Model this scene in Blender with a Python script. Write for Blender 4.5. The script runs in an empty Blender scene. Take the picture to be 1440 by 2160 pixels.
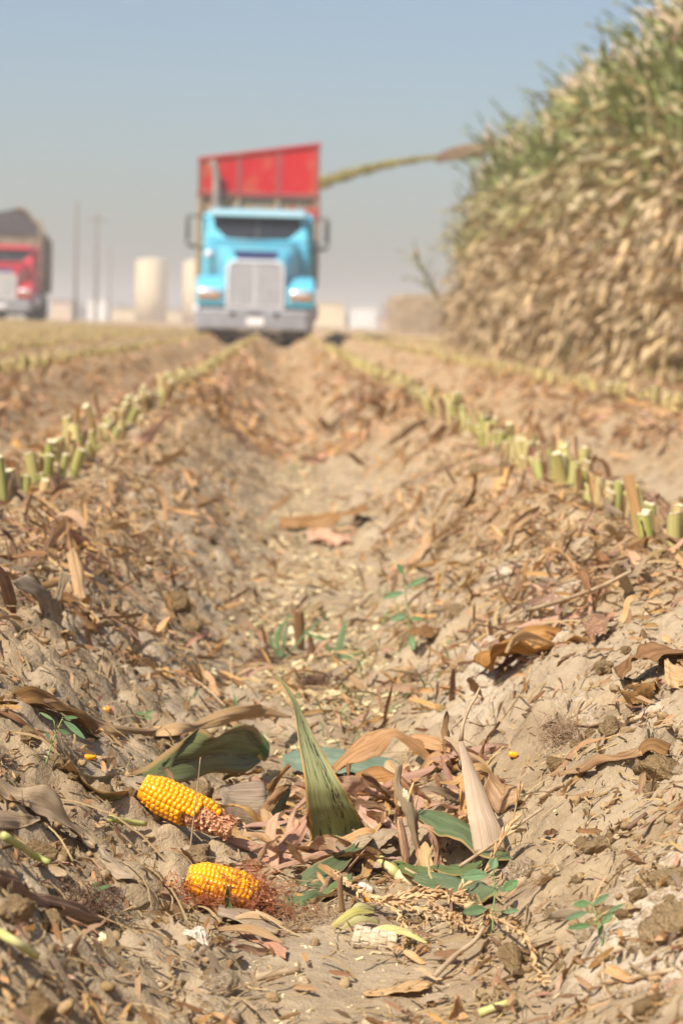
import bpy, math, random
import numpy as np
from mathutils import Vector, Matrix

# ------------------------------------------------------------------ camera, sky, sun, exposure
random.seed(11)
rng = np.random.default_rng(11)
scene = bpy.context.scene
C = scene.collection
FPX = 4800.0
EYE = np.array((0.0, 0.0, 0.50))
def unit(v):
    v = np.asarray(v, float); return v / np.linalg.norm(v)
_Y = unit((-130, 400, -FPX))
_X = np.array((1.0, -0.026, 0.0)); _X = unit(_X - _Y * np.dot(_X, _Y))
_Z = np.cross(_X, _Y)
ROT = np.array((_X, _Y, _Z))              # camera axes -> world axes
cam_data = bpy.data.cameras.new('camera')
cam = bpy.data.objects.new('camera', cam_data); C.objects.link(cam)
m4 = Matrix([list(ROT[i]) + [EYE[i]] for i in range(3)] + [[0, 0, 0, 1]])
cam.matrix_world = m4
cam_data.sensor_fit = 'VERTICAL'; cam_data.sensor_height = 36.0; cam_data.sensor_width = 24.0
cam_data.lens = 36.0 * FPX / 2160.0
cam_data.clip_start = 0.05; cam_data.clip_end = 6000
cam_data.dof.use_dof = True; cam_data.dof.focus_distance = 2.03; cam_data.dof.aperture_fstop = 10.0
scene.camera = cam

SUN_AZ, SUN_EL = math.radians(219), math.radians(50)
world = bpy.data.worlds.new('World'); scene.world = world; world.use_nodes = True
wn = world.node_tree.nodes; wl = world.node_tree.links
wn.clear()
w_out = wn.new('ShaderNodeOutputWorld'); w_bg = wn.new('ShaderNodeBackground'); w_sky = wn.new('ShaderNodeTexSky')
w_sky.sky_type = 'NISHITA'; w_sky.sun_disc = False
w_sky.sun_elevation = SUN_EL; w_sky.sun_rotation = SUN_AZ
w_sky.air_density = 1.0; w_sky.dust_density = 2.3; w_sky.ozone_density = 2.0; w_sky.altitude = 50
w_bg.inputs['Strength'].default_value = 0.098
wl.new(w_sky.outputs[0], w_bg.inputs['Color']); wl.new(w_bg.outputs[0], w_out.inputs['Surface'])

sun_data = bpy.data.lights.new('sun', 'SUN'); sun_data.energy = 5.0; sun_data.angle = math.radians(0.53)
sun_data.color = (1.0, 0.935, 0.83)
sun = bpy.data.objects.new('sun', sun_data); C.objects.link(sun)
sdir = Vector((math.sin(SUN_AZ) * math.cos(SUN_EL), math.cos(SUN_AZ) * math.cos(SUN_EL), math.sin(SUN_EL)))
sun.rotation_euler = sdir.to_track_quat('Z', 'Y').to_euler()
sun.location = (-20, -12, 30)

scene.view_settings.view_transform = 'Standard'; scene.view_settings.look = 'None'
scene.view_settings.exposure = 0.38; scene.view_settings.gamma = 1.0
scene.view_settings.use_curve_mapping = False
cy = scene.cycles
cy.use_denoising = True
cy.max_bounces = 6; cy.diffuse_bounces = 2; cy.glossy_bounces = 3; cy.transmission_bounces = 4; cy.transparent_max_bounces = 6
cy.volume_bounces = 1
cy.sample_clamp_indirect = 8.0

# ------------------------------------------------------------------ noise
def _hash(ix, iy, seed):
    h = (ix.astype(np.int64) * 374761393 + iy.astype(np.int64) * 668265263 + seed * 1442695041) & 0xFFFFFFFF
    h = ((h ^ (h >> 13)) * 1274126177) & 0xFFFFFFFF
    h = (h ^ (h >> 16)) & 0xFFFFFFFF
    h = (h * 2246822519) & 0xFFFFFFFF
    h = (h ^ (h >> 15)) & 0xFFFFFFFF
    return h / 4294967296.0
def vnoise(x, y, seed):
    ix = np.floor(x); iy = np.floor(y); fx = x - ix; fy = y - iy
    fx = fx * fx * fx * (fx * (fx * 6 - 15) + 10); fy = fy * fy * fy * (fy * (fy * 6 - 15) + 10)
    ix = ix.astype(np.int64); iy = iy.astype(np.int64)
    a = _hash(ix, iy, seed); b = _hash(ix + 1, iy, seed); c = _hash(ix, iy + 1, seed); d = _hash(ix + 1, iy + 1, seed)
    return (a + (b - a) * fx) * (1 - fy) + (c + (d - c) * fx) * fy
def fbm(x, y, freq, octv, seed, gain=0.5):
    s = 0; a = 1; t = 0
    for k in range(octv):
        s = s + a * (vnoise(x * freq + 17.3 * k, y * freq - 9.1 * k, seed + k) - 0.5); t += a; a *= gain; freq *= 2.03
    return s / t * 2
def worley(x, y, freq, seed):
    X = x * freq; Y = y * freq
    ix = np.floor(X).astype(np.int64); iy = np.floor(Y).astype(np.int64)
    best = np.full(X.shape, 9.0); bid = np.zeros(X.shape)
    for dx in (-1, 0, 1):
        for dy in (-1, 0, 1):
            cx = ix + dx; cyy = iy + dy
            px = cx + 0.15 + 0.7 * _hash(cx, cyy, seed); py = cyy + 0.15 + 0.7 * _hash(cx, cyy, seed + 5)
            d = np.hypot(X - px, Y - py)
            mk = d < best
            best = np.where(mk, d, best); bid = np.where(mk, _hash(cx, cyy, seed + 9), bid)
    return best, bid
def sstep(a, b, x):
    t = np.clip((x - a) / (b - a), 0, 1); return t * t * (3 - 2 * t)

# ------------------------------------------------------------------ field terrain
ROW0, GAP = 0.56, 0.98
def row_dist(x):
    u = (x - ROW0) / GAP
    return np.abs(u - np.round(u)) * GAP
def g_smooth(x, y):
    d = row_dist(x + 0.03 * np.sin(y * 0.7))
    fade = 1 - sstep(80, 130, y)
    h = 0.185 * (1 - sstep(0.05, 0.44, d)) * fade
    h = h + 0.17 * sstep(45, 84, y) * sstep(-3, -9, x)
    return h
def g_detail(x, y):
    d = row_dist(x)
    bottom = sstep(0.32, 0.46, d)
    patch = np.exp(-(((x - 0.045) / 0.075) ** 2 + ((y - 1.70) / 0.17) ** 2) * 1.2)
    rough = (1 - 0.62 * bottom) * (1 - 0.85 * patch)
    wx = x + 0.012 * fbm(x, y, 30, 2, 41); wy = y + 0.012 * fbm(x, y, 30, 2, 43)
    h = 0.022 * fbm(x, y, 4.5, 3, 3) + 0.014 * fbm(x, y, 19, 3, 13) * rough
    cl = sstep(0.35, 0.65, vnoise(x * 5, y * 5, 77) * 0.6 + vnoise(x * 13, y * 13, 78) * 0.4)
    for fr, amp, sd, th in ((17, 0.027, 21, 0.62), (38, 0.013, 23, 0.45), (85, 0.0062, 25, 0.35)):
        f1, cid = worley(wx, wy, fr, sd)
        b = np.sqrt(np.maximum(0, 1 - (f1 / 0.56) ** 2)) * np.where(cid > th, (cid - th) / (1 - th) * 0.7 + 0.3, 0)
        if fr == 17: amp = amp * (0.15 + 0.85 * sstep(1.35, 1.9, y))
        h = h + amp * b * rough * (0.35 + 0.65 * cl)
    h = h + 0.0024 * fbm(x, y, 160, 2, 31) * rough
    h = h - 0.035 * np.exp(-(((x - 0.150) / 0.035) ** 2 + ((y - 2.03) / 0.06) ** 2))      # hollow under the pile
    return h
def ramp_lines(start, stop, step, ratio, cap):
    out = [start]; s = step
    while out[-1] < stop:
        out.append(out[-1] + s); s = min(s * ratio, cap)
    return out
xs_p = list(np.arange(-0.60, 0.72, 0.0056))
right = ramp_lines(xs_p[-1], 3.2, 0.006, 1.05, 0.045); right += ramp_lines(right[-1], 15, 0.05, 1.05, 0.13)[1:]; right += ramp_lines(right[-1], 880, 0.3, 1.3, 80)[1:]
left = ramp_lines(-xs_p[0], 3.2, 0.006, 1.05, 0.045); left += ramp_lines(left[-1], 15, 0.05, 1.05, 0.13)[1:]; left += ramp_lines(left[-1], 880, 0.3, 1.3, 80)[1:]
XS = np.array([-v for v in left[1:]][::-1] + xs_p + right[1:])
ys_p = list(np.arange(1.25, 2.7, 0.0042))
while ys_p[-1] < 8: ys_p.append(ys_p[-1] * 1.0055)
while ys_p[-1] < 95: ys_p.append(ys_p[-1] * 1.015)
while ys_p[-1] < 890: ys_p.append(ys_p[-1] * 1.12)
back = ramp_lines(-1.25, 300, 0.006, 1.3, 60)
YS = np.array([-v for v in back[1:]][::-1] + ys_p)
GX, GY = np.meshgrid(XS, YS)
GZ = g_smooth(GX, GY) + g_detail(GX, GY) * (1 - sstep(60, 120, GY))
def gz(x, y):
    x = np.asarray(x, float); y = np.asarray(y, float)
    i = np.clip(np.searchsorted(XS, x) - 1, 0, len(XS) - 2); j = np.clip(np.searchsorted(YS, y) - 1, 0, len(YS) - 2)
    u = np.clip((x - XS[i]) / (XS[i + 1] - XS[i]), 0, 1); v = np.clip((y - YS[j]) / (YS[j + 1] - YS[j]), 0, 1)
    return (GZ[j, i] * (1 - u) + GZ[j, i + 1] * u) * (1 - v) + (GZ[j + 1, i] * (1 - u) + GZ[j + 1, i + 1] * u) * v
def gnormal(x, y, e=0.03):
    nx = -(g_smooth(x + e, y) - g_smooth(x - e, y)) / (2 * e); ny = -(g_smooth(x, y + e) - g_smooth(x, y - e)) / (2 * e)
    n = np.stack([nx, ny, np.ones_like(nx)], -1)
    return n / np.linalg.norm(n, axis=-1, keepdims=True)

def ray(px, py):
    return ROT @ unit((px - 720.0, -(py - 1080.0), -FPX))
_T = np.concatenate([np.arange(1.1, 4, 0.002), np.geomspace(4, 120, 4000)])
def G(px, py, h=0.0):
    """the place on the soil seen at a photo pixel, h metres above the soil"""
    d = ray(px, py)
    P = EYE[None, :] + _T[:, None] * (d / d[1])[None, :]
    hit = P[:, 2] < gz(P[:, 0], P[:, 1]) + h
    k = int(np.argmax(hit)) if hit.any() else len(_T) - 1
    return P[k]
def A(px, py, Y):
    """the place at a photo pixel, Y metres away"""
    d = ray(px, py)
    return EYE + d / d[1] * Y

# ------------------------------------------------------------------ object helpers
def link(o, parent=None):
    C.objects.link(o)
    if parent is not None: o.parent = parent
    return o
def tag(o, label=None, cat=None, group=None, kind=None):
    if label: o['label'] = label
    if cat: o['category'] = cat
    if group: o['group'] = group
    if kind: o['kind'] = kind
    return o
def empty(name, loc, label=None, cat=None, group=None, rz=0.0):
    o = bpy.data.objects.new(name, None); o.empty_display_size = 0.05
    o.location = loc; o.rotation_euler = (0, 0, rz); link(o)
    return tag(o, label, cat, group)
def mesh_np(name, V, F, mat=None, uv=None, rnd=None, smooth=True):
    """F: list of int arrays (n,3) or (n,4); uv: per vertex; rnd: per vertex float"""
    me = bpy.data.meshes.new(name)
    V = np.asarray(V, np.float32)
    if isinstance(F, np.ndarray): F = [F]
    F = [np.asarray(f, np.int32) for f in F if len(f)]
    loops = np.concatenate([f.ravel() for f in F])
    tot = np.concatenate([np.full(len(f), f.shape[1], np.int32) for f in F])
    start = np.concatenate([[0], np.cumsum(tot)[:-1]]).astype(np.int32)
    me.vertices.add(len(V)); me.vertices.foreach_set('co', V.ravel())
    me.loops.add(len(loops)); me.loops.foreach_set('vertex_index', loops)
    me.polygons.add(len(tot)); me.polygons.foreach_set('loop_start', start)
    me.polygons.foreach_set('use_smooth', np.full(len(tot), smooth, bool))
    if uv is not None:
        ul = me.uv_layers.new(name='UVMap'); ul.data.foreach_set('uv', np.asarray(uv, np.float32)[loops].ravel())
    if rnd is not None:
        at = me.attributes.new('rnd', 'FLOAT', 'POINT'); at.data.foreach_set('value', np.asarray(rnd, np.float32))
    me.update(calc_edges=True)
    if mat: me.materials.append(mat)
    return me
def obj(name, me, parent=None, loc=None):
    o = bpy.data.objects.new(name, me)
    if loc is not None: o.location = loc
    return link(o, parent)
def merge(name, tmpl, mats3, locs, mat, rnd=None):
    """tmpl (V, F, uv); mats3 (n,3,3); locs (n,3) -> one mesh of many pieces"""
    V, F, uv = tmpl
    n = len(locs); k = len(V)
    VV = np.einsum('nij,kj->nki', mats3, V) + locs[:, None, :]
    FF = [(f[None, :, :] + (np.arange(n) * k)[:, None, None]).reshape(-1, f.shape[1]) for f in F]
    UU = np.tile(uv, (n, 1)) if uv is not None else None
    rr = np.repeat(rng.random(n) if rnd is None else rnd, k)
    return VV.reshape(-1, 3), FF, UU, rr
def join_parts(parts):
    Vs, Fs, Us, Rs = [], [], [], []; off = 0
    for V, F, U, R in parts:
        Vs.append(V); Fs += [f + off for f in F]; Us.append(U); Rs.append(R); off += len(V)
    return np.concatenate(Vs), Fs, (np.concatenate(Us) if Us[0] is not None else None), np.concatenate(Rs)
def rot_basis(n, yaw, pitch=None, roll=None):
    """(m,3) normals + yaw -> (m,3,3) with x along yaw direction, z near normal, then local pitch/roll"""
    m = len(yaw)
    t = np.stack([np.cos(yaw), np.sin(yaw), np.zeros(m)], -1)
    t = t - n * np.sum(t * n, -1, keepdims=True); t /= np.linalg.norm(t, axis=-1, keepdims=True)
    b = np.cross(n, t)
    R = np.stack([t, b, n], -1)
    if pitch is not None:
        c, s = np.cos(pitch), np.sin(pitch); o = np.zeros(m); i = np.ones(m)
        R = R @ np.stack([np.stack([c, o, s], -1), np.stack([o, i, o], -1), np.stack([-s, o, c], -1)], -2)
    if roll is not None:
        c, s = np.cos(roll), np.sin(roll); o = np.zeros(m); i = np.ones(m)
        R = R @ np.stack([np.stack([i, o, o], -1), np.stack([o, c, -s], -1), np.stack([o, s, c], -1)], -2)
    return R

class MB:
    def __init__(s): s.V = []; s.F = []
    def add(s, V, F):
        k = len(s.V); s.V += [tuple(v) for v in V]; s.F += [tuple(i + k for i in f) for f in F]; return s
    def box(s, cx, cy, cz, sx, sy, sz):
        x, y, z = sx / 2, sy / 2, sz / 2
        return s.hexa([(cx - x, cy - y, cz - z), (cx + x, cy - y, cz - z), (cx + x, cy + y, cz - z), (cx - x, cy + y, cz - z),
                       (cx - x, cy - y, cz + z), (cx + x, cy - y, cz + z), (cx + x, cy + y, cz + z), (cx - x, cy + y, cz + z)])
    def hexa(s, p):
        return s.add(p, [(0, 3, 2, 1), (4, 5, 6, 7), (0, 1, 5, 4), (1, 2, 6, 5), (2, 3, 7, 6), (3, 0, 4, 7)])
    def prism(s, prof, x0, x1):
        """profile in (y,z), extruded along x"""
        n = len(prof)
        V = [(x0, y, z) for y, z in prof] + [(x1, y, z) for y, z in prof]
        return s.add(V, [tuple(range(n))[::-1], tuple(range(n, 2 * n))] + [(i, (i + 1) % n, n + (i + 1) % n, n + i) for i in range(n)])
    def loft(s, rings, caps=True, closed=True):
        n = len(rings[0]); V = [p for r in rings for p in r]; F = []
        for a in range(len(rings) - 1):
            for i in range(n if closed else n - 1):
                j = (i + 1) % n; F.append((a * n + i, a * n + j, (a + 1) * n + j, (a + 1) * n + i))
        if caps: F += [tuple(range(n))[::-1], tuple(range((len(rings) - 1) * n, len(rings) * n))]
        return s.add(V, F)
    def tube(s, pts, r, seg=8, caps=True):
        pts = [np.asarray(p, float) for p in pts]; rr = r if hasattr(r, '__len__') else [r] * len(pts)
        rings = []; up = np.array((0.13, 0.21, 0.97))
        for i, p in enumerate(pts):
            t = unit(pts[min(i + 1, len(pts) - 1)] - pts[max(i - 1, 0)])
            a = np.cross(t, up)
            if np.linalg.norm(a) < 0.15: a = np.cross(t, (1, 0, 0.1))
            a = unit(a); b = np.cross(t, a); up = -b
            rings.append([tuple(p + rr[i] * (math.cos(2 * math.pi * k / seg) * a + math.sin(2 * math.pi * k / seg) * b)) for k in range(seg)])
        return s.loft(rings, caps)
    def cyl(s, c, axis, r, h, seg=20):
        c = np.asarray(c, float); ax = unit(axis)
        return s.tube([c - ax * h / 2, c + ax * h / 2], r, seg)
    def lathe(s, prof, seg=24, axis='x', c=(0, 0, 0)):
        """profile of (radius, along)"""
        rings = []
        for r, a in prof:
            ring = []
            for k in range(seg):
                t = 2 * math.pi * k / seg
                p = (a, r * math.cos(t), r * math.sin(t)) if axis == 'x' else (r * math.cos(t), r * math.sin(t), a)
                ring.append((p[0] + c[0], p[1] + c[1], p[2] + c[2]))
            rings.append(ring)
        return s.loft(rings)
    def mesh(s, name, mat, smooth=False):
        me = bpy.data.meshes.new(name); me.from_pydata(s.V, [], s.F); me.materials.append(mat)
        if smooth:
            me.polygons.foreach_set('use_smooth', [True] * len(me.polygons))
        me.update(); return me
    def build(s, name, mat, parent=None, smooth=False, bevel=0.0, loc=None):
        o = obj(name, s.mesh(name, mat, smooth), parent, loc)
        if bevel:
            b = o.modifiers.new('edge', 'BEVEL'); b.width = bevel; b.segments = 2; b.limit_method = 'ANGLE'
        return o

# ------------------------------------------------------------------ materials
class NT:
    def __init__(s, name):
        s.m = bpy.data.materials.new(name); s.m.use_nodes = True; s.t = s.m.node_tree; s.t.nodes.clear()
        s.out = s.n('ShaderNodeOutputMaterial')
    def n(s, ty, **kw):
        x = s.t.nodes.new(ty)
        for k, v in kw.items(): setattr(x, k, v)
        return x
    def set(s, sock, v):
        if hasattr(v, 'is_output') or isinstance(v, bpy.types.NodeSocket): s.t.links.new(v, sock)
        elif isinstance(v, (tuple, list)) and len(v) == 3 and sock.type == 'RGBA': sock.default_value = (*v, 1)
        else: sock.default_value = v
    def coord(s, which='Object'):
        return s.n('ShaderNodeTexCoord').outputs[which]
    def noise(s, vec, scale, detail=3, rough=0.55, scl=None, dist=0.0):
        if scl is not None:
            mp = s.n('ShaderNodeMapping'); s.set(mp.inputs['Vector'], vec); mp.inputs['Scale'].default_value = scl; vec = mp.outputs[0]
        x = s.n('ShaderNodeTexNoise'); s.set(x.inputs['Vector'], vec); x.inputs['Scale'].default_value = scale
        x.inputs['Detail'].default_value = detail; x.inputs['Roughness'].default_value = rough; x.inputs['Distortion'].default_value = dist
        return x.outputs['Fac']
    def ramp(s, f, a, b, va=0.0, vb=1.0):
        x = s.n('ShaderNodeMapRange'); x.interpolation_type = 'SMOOTHSTEP'
        s.set(x.inputs['Value'], f); x.inputs['From Min'].default_value = a; x.inputs['From Max'].default_value = b
        x.inputs['To Min'].default_value = va; x.inputs['To Max'].default_value = vb
        return x.outputs[0]
    def mix(s, f, a, b, mode='MIX'):
        x = s.n('ShaderNodeMix', data_type='RGBA', blend_type=mode)
        s.set(x.inputs['Factor'], f); s.set(x.inputs[6], a); s.set(x.inputs[7], b)
        return x.outputs[2]
    def math(s, op, a, b=0.0):
        x = s.n('ShaderNodeMath', operation=op); s.set(x.inputs[0], a); s.set(x.inputs[1], b); return x.outputs[0]
    def hsv(s, col, h=0.5, sat=1.0, v=1.0):
        x = s.n('ShaderNodeHueSaturation'); s.set(x.inputs['Color'], col); s.set(x.inputs['Hue'], h); s.set(x.inputs['Saturation'], sat); s.set(x.inputs['Value'], v)
        return x.outputs[0]
    def bump(s, height, strength, dist):
        x = s.n('ShaderNodeBump'); s.set(x.inputs['Height'], height); x.inputs['Strength'].default_value = strength; x.inputs['Distance'].default_value = dist
        return x.outputs[0]
    def bsdf(s, col, rough=0.7, metal=0.0, spec=0.3, normal=None, transl=0.0, tcol=None):
        b = s.n('ShaderNodeBsdfPrincipled'); s.set(b.inputs['Base Color'], col); s.set(b.inputs['Roughness'], rough)
        s.set(b.inputs['Metallic'], metal); s.set(b.inputs['Specular IOR Level'], spec)
        if normal is not None: s.set(b.inputs['Normal'], normal)
        o = b.outputs[0]
        if transl:
            t = s.n('ShaderNodeBsdfTranslucent'); s.set(t.inputs['Color'], tcol if tcol is not None else col)
            mx = s.n('ShaderNodeMixShader'); mx.inputs[0].default_value = transl
            s.t.links.new(o, mx.inputs[1]); s.t.links.new(t.outputs[0], mx.inputs[2]); o = mx.outputs[0]
        s.t.links.new(o, s.out.inputs['Surface'])
        return s.m
def rnd_socket(t, stuff):
    if stuff:
        x = t.n('ShaderNodeAttribute'); x.attribute_name = 'rnd'; return x.outputs['Fac']
    return t.n('ShaderNodeObjectInfo').outputs['Random']
def mat_leaf(name, c1, c2, edge=None, spots=None, transl=0.22, stuff=False, var=0.35, tipcol=None, vein=26, rough=0.55, c3=None):
    """blade of a plant: veins run along v, spots and dry margins keep to the blade"""
    t = NT(name); uv = t.coord('UV'); r = rnd_socket(t, stuff)
    off = t.n('ShaderNodeVectorMath', operation='ADD'); t.set(off.inputs[0], uv)
    cmb = t.n('ShaderNodeCombineXYZ'); t.set(cmb.inputs[2], t.math('MULTIPLY', r, 37.0)); t.set(off.inputs[1], cmb.outputs[0])
    v = off.outputs[0]
    st = t.noise(v, 1.0, 3, 0.6, (vein, 1.2, 1))
    pt = t.noise(v, 1.0, 4, 0.6, (2.5, 5, 1))
    col = t.mix(t.ramp(st, 0.40, 0.60), c1, c2)
    col = t.mix(t.ramp(t.noise(v, 1.0, 3, 0.6, (vein * 2.3, 2.0, 1)), 0.54, 0.68, 0, 0.30), col, tuple(q * 0.55 for q in c2))
    if c3 is not None: col = t.mix(t.ramp(pt, 0.45, 0.68), col, c3)
    else: col = t.mix(t.ramp(pt, 0.4, 0.75, 0, 0.55), col, c2)
    if spots is not None:
        sp = t.math('MULTIPLY', t.ramp(t.noise(v, 1.0, 5, 0.7, (22, 14, 1)), 0.47, 0.56), t.ramp(t.noise(v, 1.0, 2, 0.5, (8, 1.3, 1)), 0.49, 0.57))
        col = t.mix(sp, col, spots)
    sx = t.n('ShaderNodeSeparateXYZ'); t.set(sx.inputs[0], uv)
    ed = t.math('ABSOLUTE', t.math('SUBTRACT', sx.outputs[0], 0.5))
    if edge is not None:
        col = t.mix(t.ramp(t.math('ADD', ed, t.math('MULTIPLY', t.math('SUBTRACT', pt, 0.5), 0.12)), 0.42, 0.48), col, edge)
    if tipcol is not None:
        col = t.mix(t.ramp(t.math('ADD', sx.outputs[1], t.math('MULTIPLY', t.math('SUBTRACT', pt, 0.5), 0.25)), 0.8, 0.97), col, tipcol)
    val = t.math('ADD', t.math('MULTIPLY', r, var), 1 - var / 2)
    col = t.hsv(col, t.math('ADD', t.math('MULTIPLY', t.math('FRACT', t.math('MULTIPLY', r, 7.3)), 0.014), 0.494), t.math('ADD', t.math('MULTIPLY', t.math('FRACT', t.math('MULTIPLY', r, 3.7)), 0.25), 0.95), val)
    nb = t.bump(st, 0.6, 0.0022)
    return t.bsdf(col, rough, 0, 0.3, nb, transl)
def mat_plain(name, col, col2=None, scale=20, rough=0.6, metal=0.0, spec=0.4, stuff=None, var=0.2, bump=0.0, bscale=None, transl=0.0, lo=0.4, hi=0.65, scl=None):
    t = NT(name); co = t.coord('Object'); c = col; nf = None
    if col2 is not None or bump:
        nf = t.noise(co, scale, 5, 0.6, scl)
    if col2 is not None: c = t.mix(t.ramp(nf, lo, hi), col, col2)
    if stuff is not None:
        r = rnd_socket(t, stuff); c = t.hsv(c if not isinstance(c, tuple) else t.mix(0.0, c, c), 0.5, 1.0, t.math('ADD', t.math('MULTIPLY', r, var), 1 - var / 2))
    nb = t.bump(t.noise(co, bscale or scale, 4, 0.6), 0.6, bump) if bump else None
    return t.bsdf(c, rough, metal, spec, nb, transl)

def mat_soil(name, ground, stuff=False):
    t = NT(name); co = t.coord('Object')
    if not ground:
        oi = rnd_socket(t, stuff)
        ad = t.n('ShaderNodeVectorMath', operation='ADD'); t.set(ad.inputs[0], co)
        cb = t.n('ShaderNodeCombineXYZ'); t.set(cb.inputs[0], t.math('MULTIPLY', oi, 31.0)); t.set(ad.inputs[1], cb.outputs[0]); co = ad.outputs[0]
    k = (2.2, 14, 95, 420) if ground else ((2.2, 14, 95, 420) if stuff else (0.05, 0.3, 1.9, 7.0))
    n1 = t.noise(co, k[0], 4, 0.6); n2 = t.noise(co, k[1], 5, 0.65); n3 = t.noise(co, k[2], 4, 0.65); n4 = t.noise(co, k[3], 4, 0.65)
    col = t.mix(t.ramp(n2, 0.36, 0.66), (0.285, 0.20, 0.117), (0.43, 0.318, 0.193))
    col = t.mix(t.ramp(n1, 0.42, 0.62, 0, 0.5), col, (0.45, 0.36, 0.25))
    col = t.mix(t.ramp(n3, 0.46, 0.72, 0, 0.5), col, (0.27, 0.195, 0.12))
    col = t.mix(t.ramp(n4, 0.55, 0.72, 0, 0.5), col, (0.52, 0.42, 0.30))
    if ground:
        at = t.n('ShaderNodeAttribute'); at.attribute_name = 'crust'
        cr = t.math('MULTIPLY', at.outputs['Fac'], t.ramp(t.math('ADD', t.math('MULTIPLY', n3, 0.6), t.math('MULTIPLY', n4, 0.4)), 0.42, 0.56))
        col = t.mix(cr, col, (0.72, 0.62, 0.49))
        lt = t.n('ShaderNodeAttribute'); lt.attribute_name = 'litter'
        f = t.math('MULTIPLY', lt.outputs['Fac'], t.ramp(t.noise(co, 30, 4, 0.7), 0.36, 0.6))
        lc = t.mix(t.ramp(t.noise(co, 17, 4, 0.7), 0.4, 0.62), (0.36, 0.20, 0.09), (0.56, 0.38, 0.20))
        col = t.mix(f, col, lc)
    else:
        col = t.mix(t.math('MULTIPLY', t.ramp(oi, 0.80, 0.9, 0, 0.6), t.ramp(t.math('ADD', t.math('MULTIPLY', n3, 0.6), t.math('MULTIPLY', n4, 0.4)), 0.42, 0.58)), col, (0.70, 0.60, 0.48))
        col = t.hsv(col, 0.497, 1.22, t.math('ADD', t.math('MULTIPLY', oi, 0.25), 0.88 if stuff else 1.05))
    hh = t.math('ADD', t.math('MULTIPLY', n3, 1.0), t.math('MULTIPLY', n4, 0.45))
    return t.bsdf(col, 0.95, 0, 0.1, t.bump(hh, 0.75, 0.006 if ground or stuff else 0.10))
# ------------------------------------------------------------------ palette
M = {}
M['soil'] = mat_soil('soil', True)
M['clod'] = mat_soil('dry_clod', False)
M['crumb'] = mat_soil('soil_crumb', False, True)
TAN1, TAN2 = (0.66, 0.44, 0.25), (0.50, 0.29, 0.14)
BRN1, BRN2 = (0.38, 0.22, 0.115), (0.23, 0.125, 0.065)
PNK1, PNK2 = (0.66, 0.41, 0.28), (0.50, 0.285, 0.19)
GRY1, GRY2 = (0.50, 0.38, 0.25), (0.35, 0.25, 0.16)
for nm, a, b in (('tan', TAN1, TAN2), ('brown', BRN1, BRN2), ('pink', PNK1, PNK2), ('grey', GRY1, GRY2)):
    M['dry_' + nm] = mat_leaf('dry_leaf_' + nm, a, b)
    M['dry_' + nm + '_s'] = mat_leaf('dry_litter_' + nm, a, b, stuff=True, var=0.6)
M['straw_s'] = mat_leaf('straw', (0.66, 0.50, 0.29), (0.50, 0.34, 0.18), stuff=True, var=0.6)
M['green'] = mat_leaf('green_leaf', (0.115, 0.155, 0.06), (0.185, 0.22, 0.10), edge=(0.46, 0.30, 0.13), vein=34, rough=0.42, transl=0.16, var=0.1)
M['green_spot'] = mat_leaf('spotted_green_leaf', (0.25, 0.255, 0.095), (0.36, 0.35, 0.17), edge=(0.58, 0.33, 0.12), spots=(0.035, 0.025, 0.018), vein=30, rough=0.45, transl=0.16, var=0.05)
M['blue_green'] = mat_leaf('blue_green_leaf', (0.17, 0.22, 0.14), (0.23, 0.28, 0.19), vein=40, rough=0.45, transl=0.12, var=0.05)
M['green_dry'] = mat_leaf('withering_leaf', (0.13, 0.15, 0.06), (0.20, 0.20, 0.09), edge=(0.36, 0.24, 0.11), spots=(0.09, 0.06, 0.035), tipcol=(0.50, 0.32, 0.15), vein=30, rough=0.45, transl=0.14, var=0.05)
M['corn_green'] = mat_leaf('corn_leaf_green', (0.185, 0.235, 0.085), (0.30, 0.325, 0.14), edge=(0.46, 0.40, 0.2), c3=(0.33, 0.34, 0.15), transl=0.3, var=0.5, vein=8)
M['corn_half'] = mat_leaf('corn_leaf_turning', (0.47, 0.39, 0.20), (0.57, 0.45, 0.27), c3=(0.27, 0.29, 0.11), transl=0.28, var=0.45, vein=8)
M['corn_dry'] = mat_leaf('corn_leaf_dry', (0.60, 0.46, 0.28), (0.34, 0.24, 0.13), c3=(0.52, 0.36, 0.22), transl=0.10, var=0.95, vein=8)  # dry tones, darkened and spread wider to paint shaded gaps between leaves
M['corn_dry_s'] = mat_leaf('corn_leaf_dry_far', (0.58, 0.43, 0.26), (0.40, 0.265, 0.15), transl=0.2, var=0.6, vein=8, stuff=True)
M['corn_green_s'] = mat_leaf('corn_leaf_green_far', (0.17, 0.22, 0.07), (0.27, 0.29, 0.11), c3=(0.40, 0.34, 0.15), transl=0.25, var=0.5, vein=8, stuff=True)
M['corn_stalk'] = mat_plain('corn_stalk', (0.33, 0.29, 0.12), (0.46, 0.35, 0.19), 6, 0.6, stuff=False, var=0.4)
M['tassel'] = mat_plain('tassel', (0.60, 0.40, 0.20), (0.44, 0.26, 0.12), 60, 0.7, stuff=False, var=0.35)
M['tassel_far'] = mat_plain('tassel_top', (0.64, 0.50, 0.33), (0.52, 0.38, 0.24), 8, 0.7, stuff=False, var=0.35)
M['husk'] = mat_plain('ear_husk', (0.62, 0.48, 0.30), (0.48, 0.34, 0.20), 12, 0.7, stuff=False, var=0.3)
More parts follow.
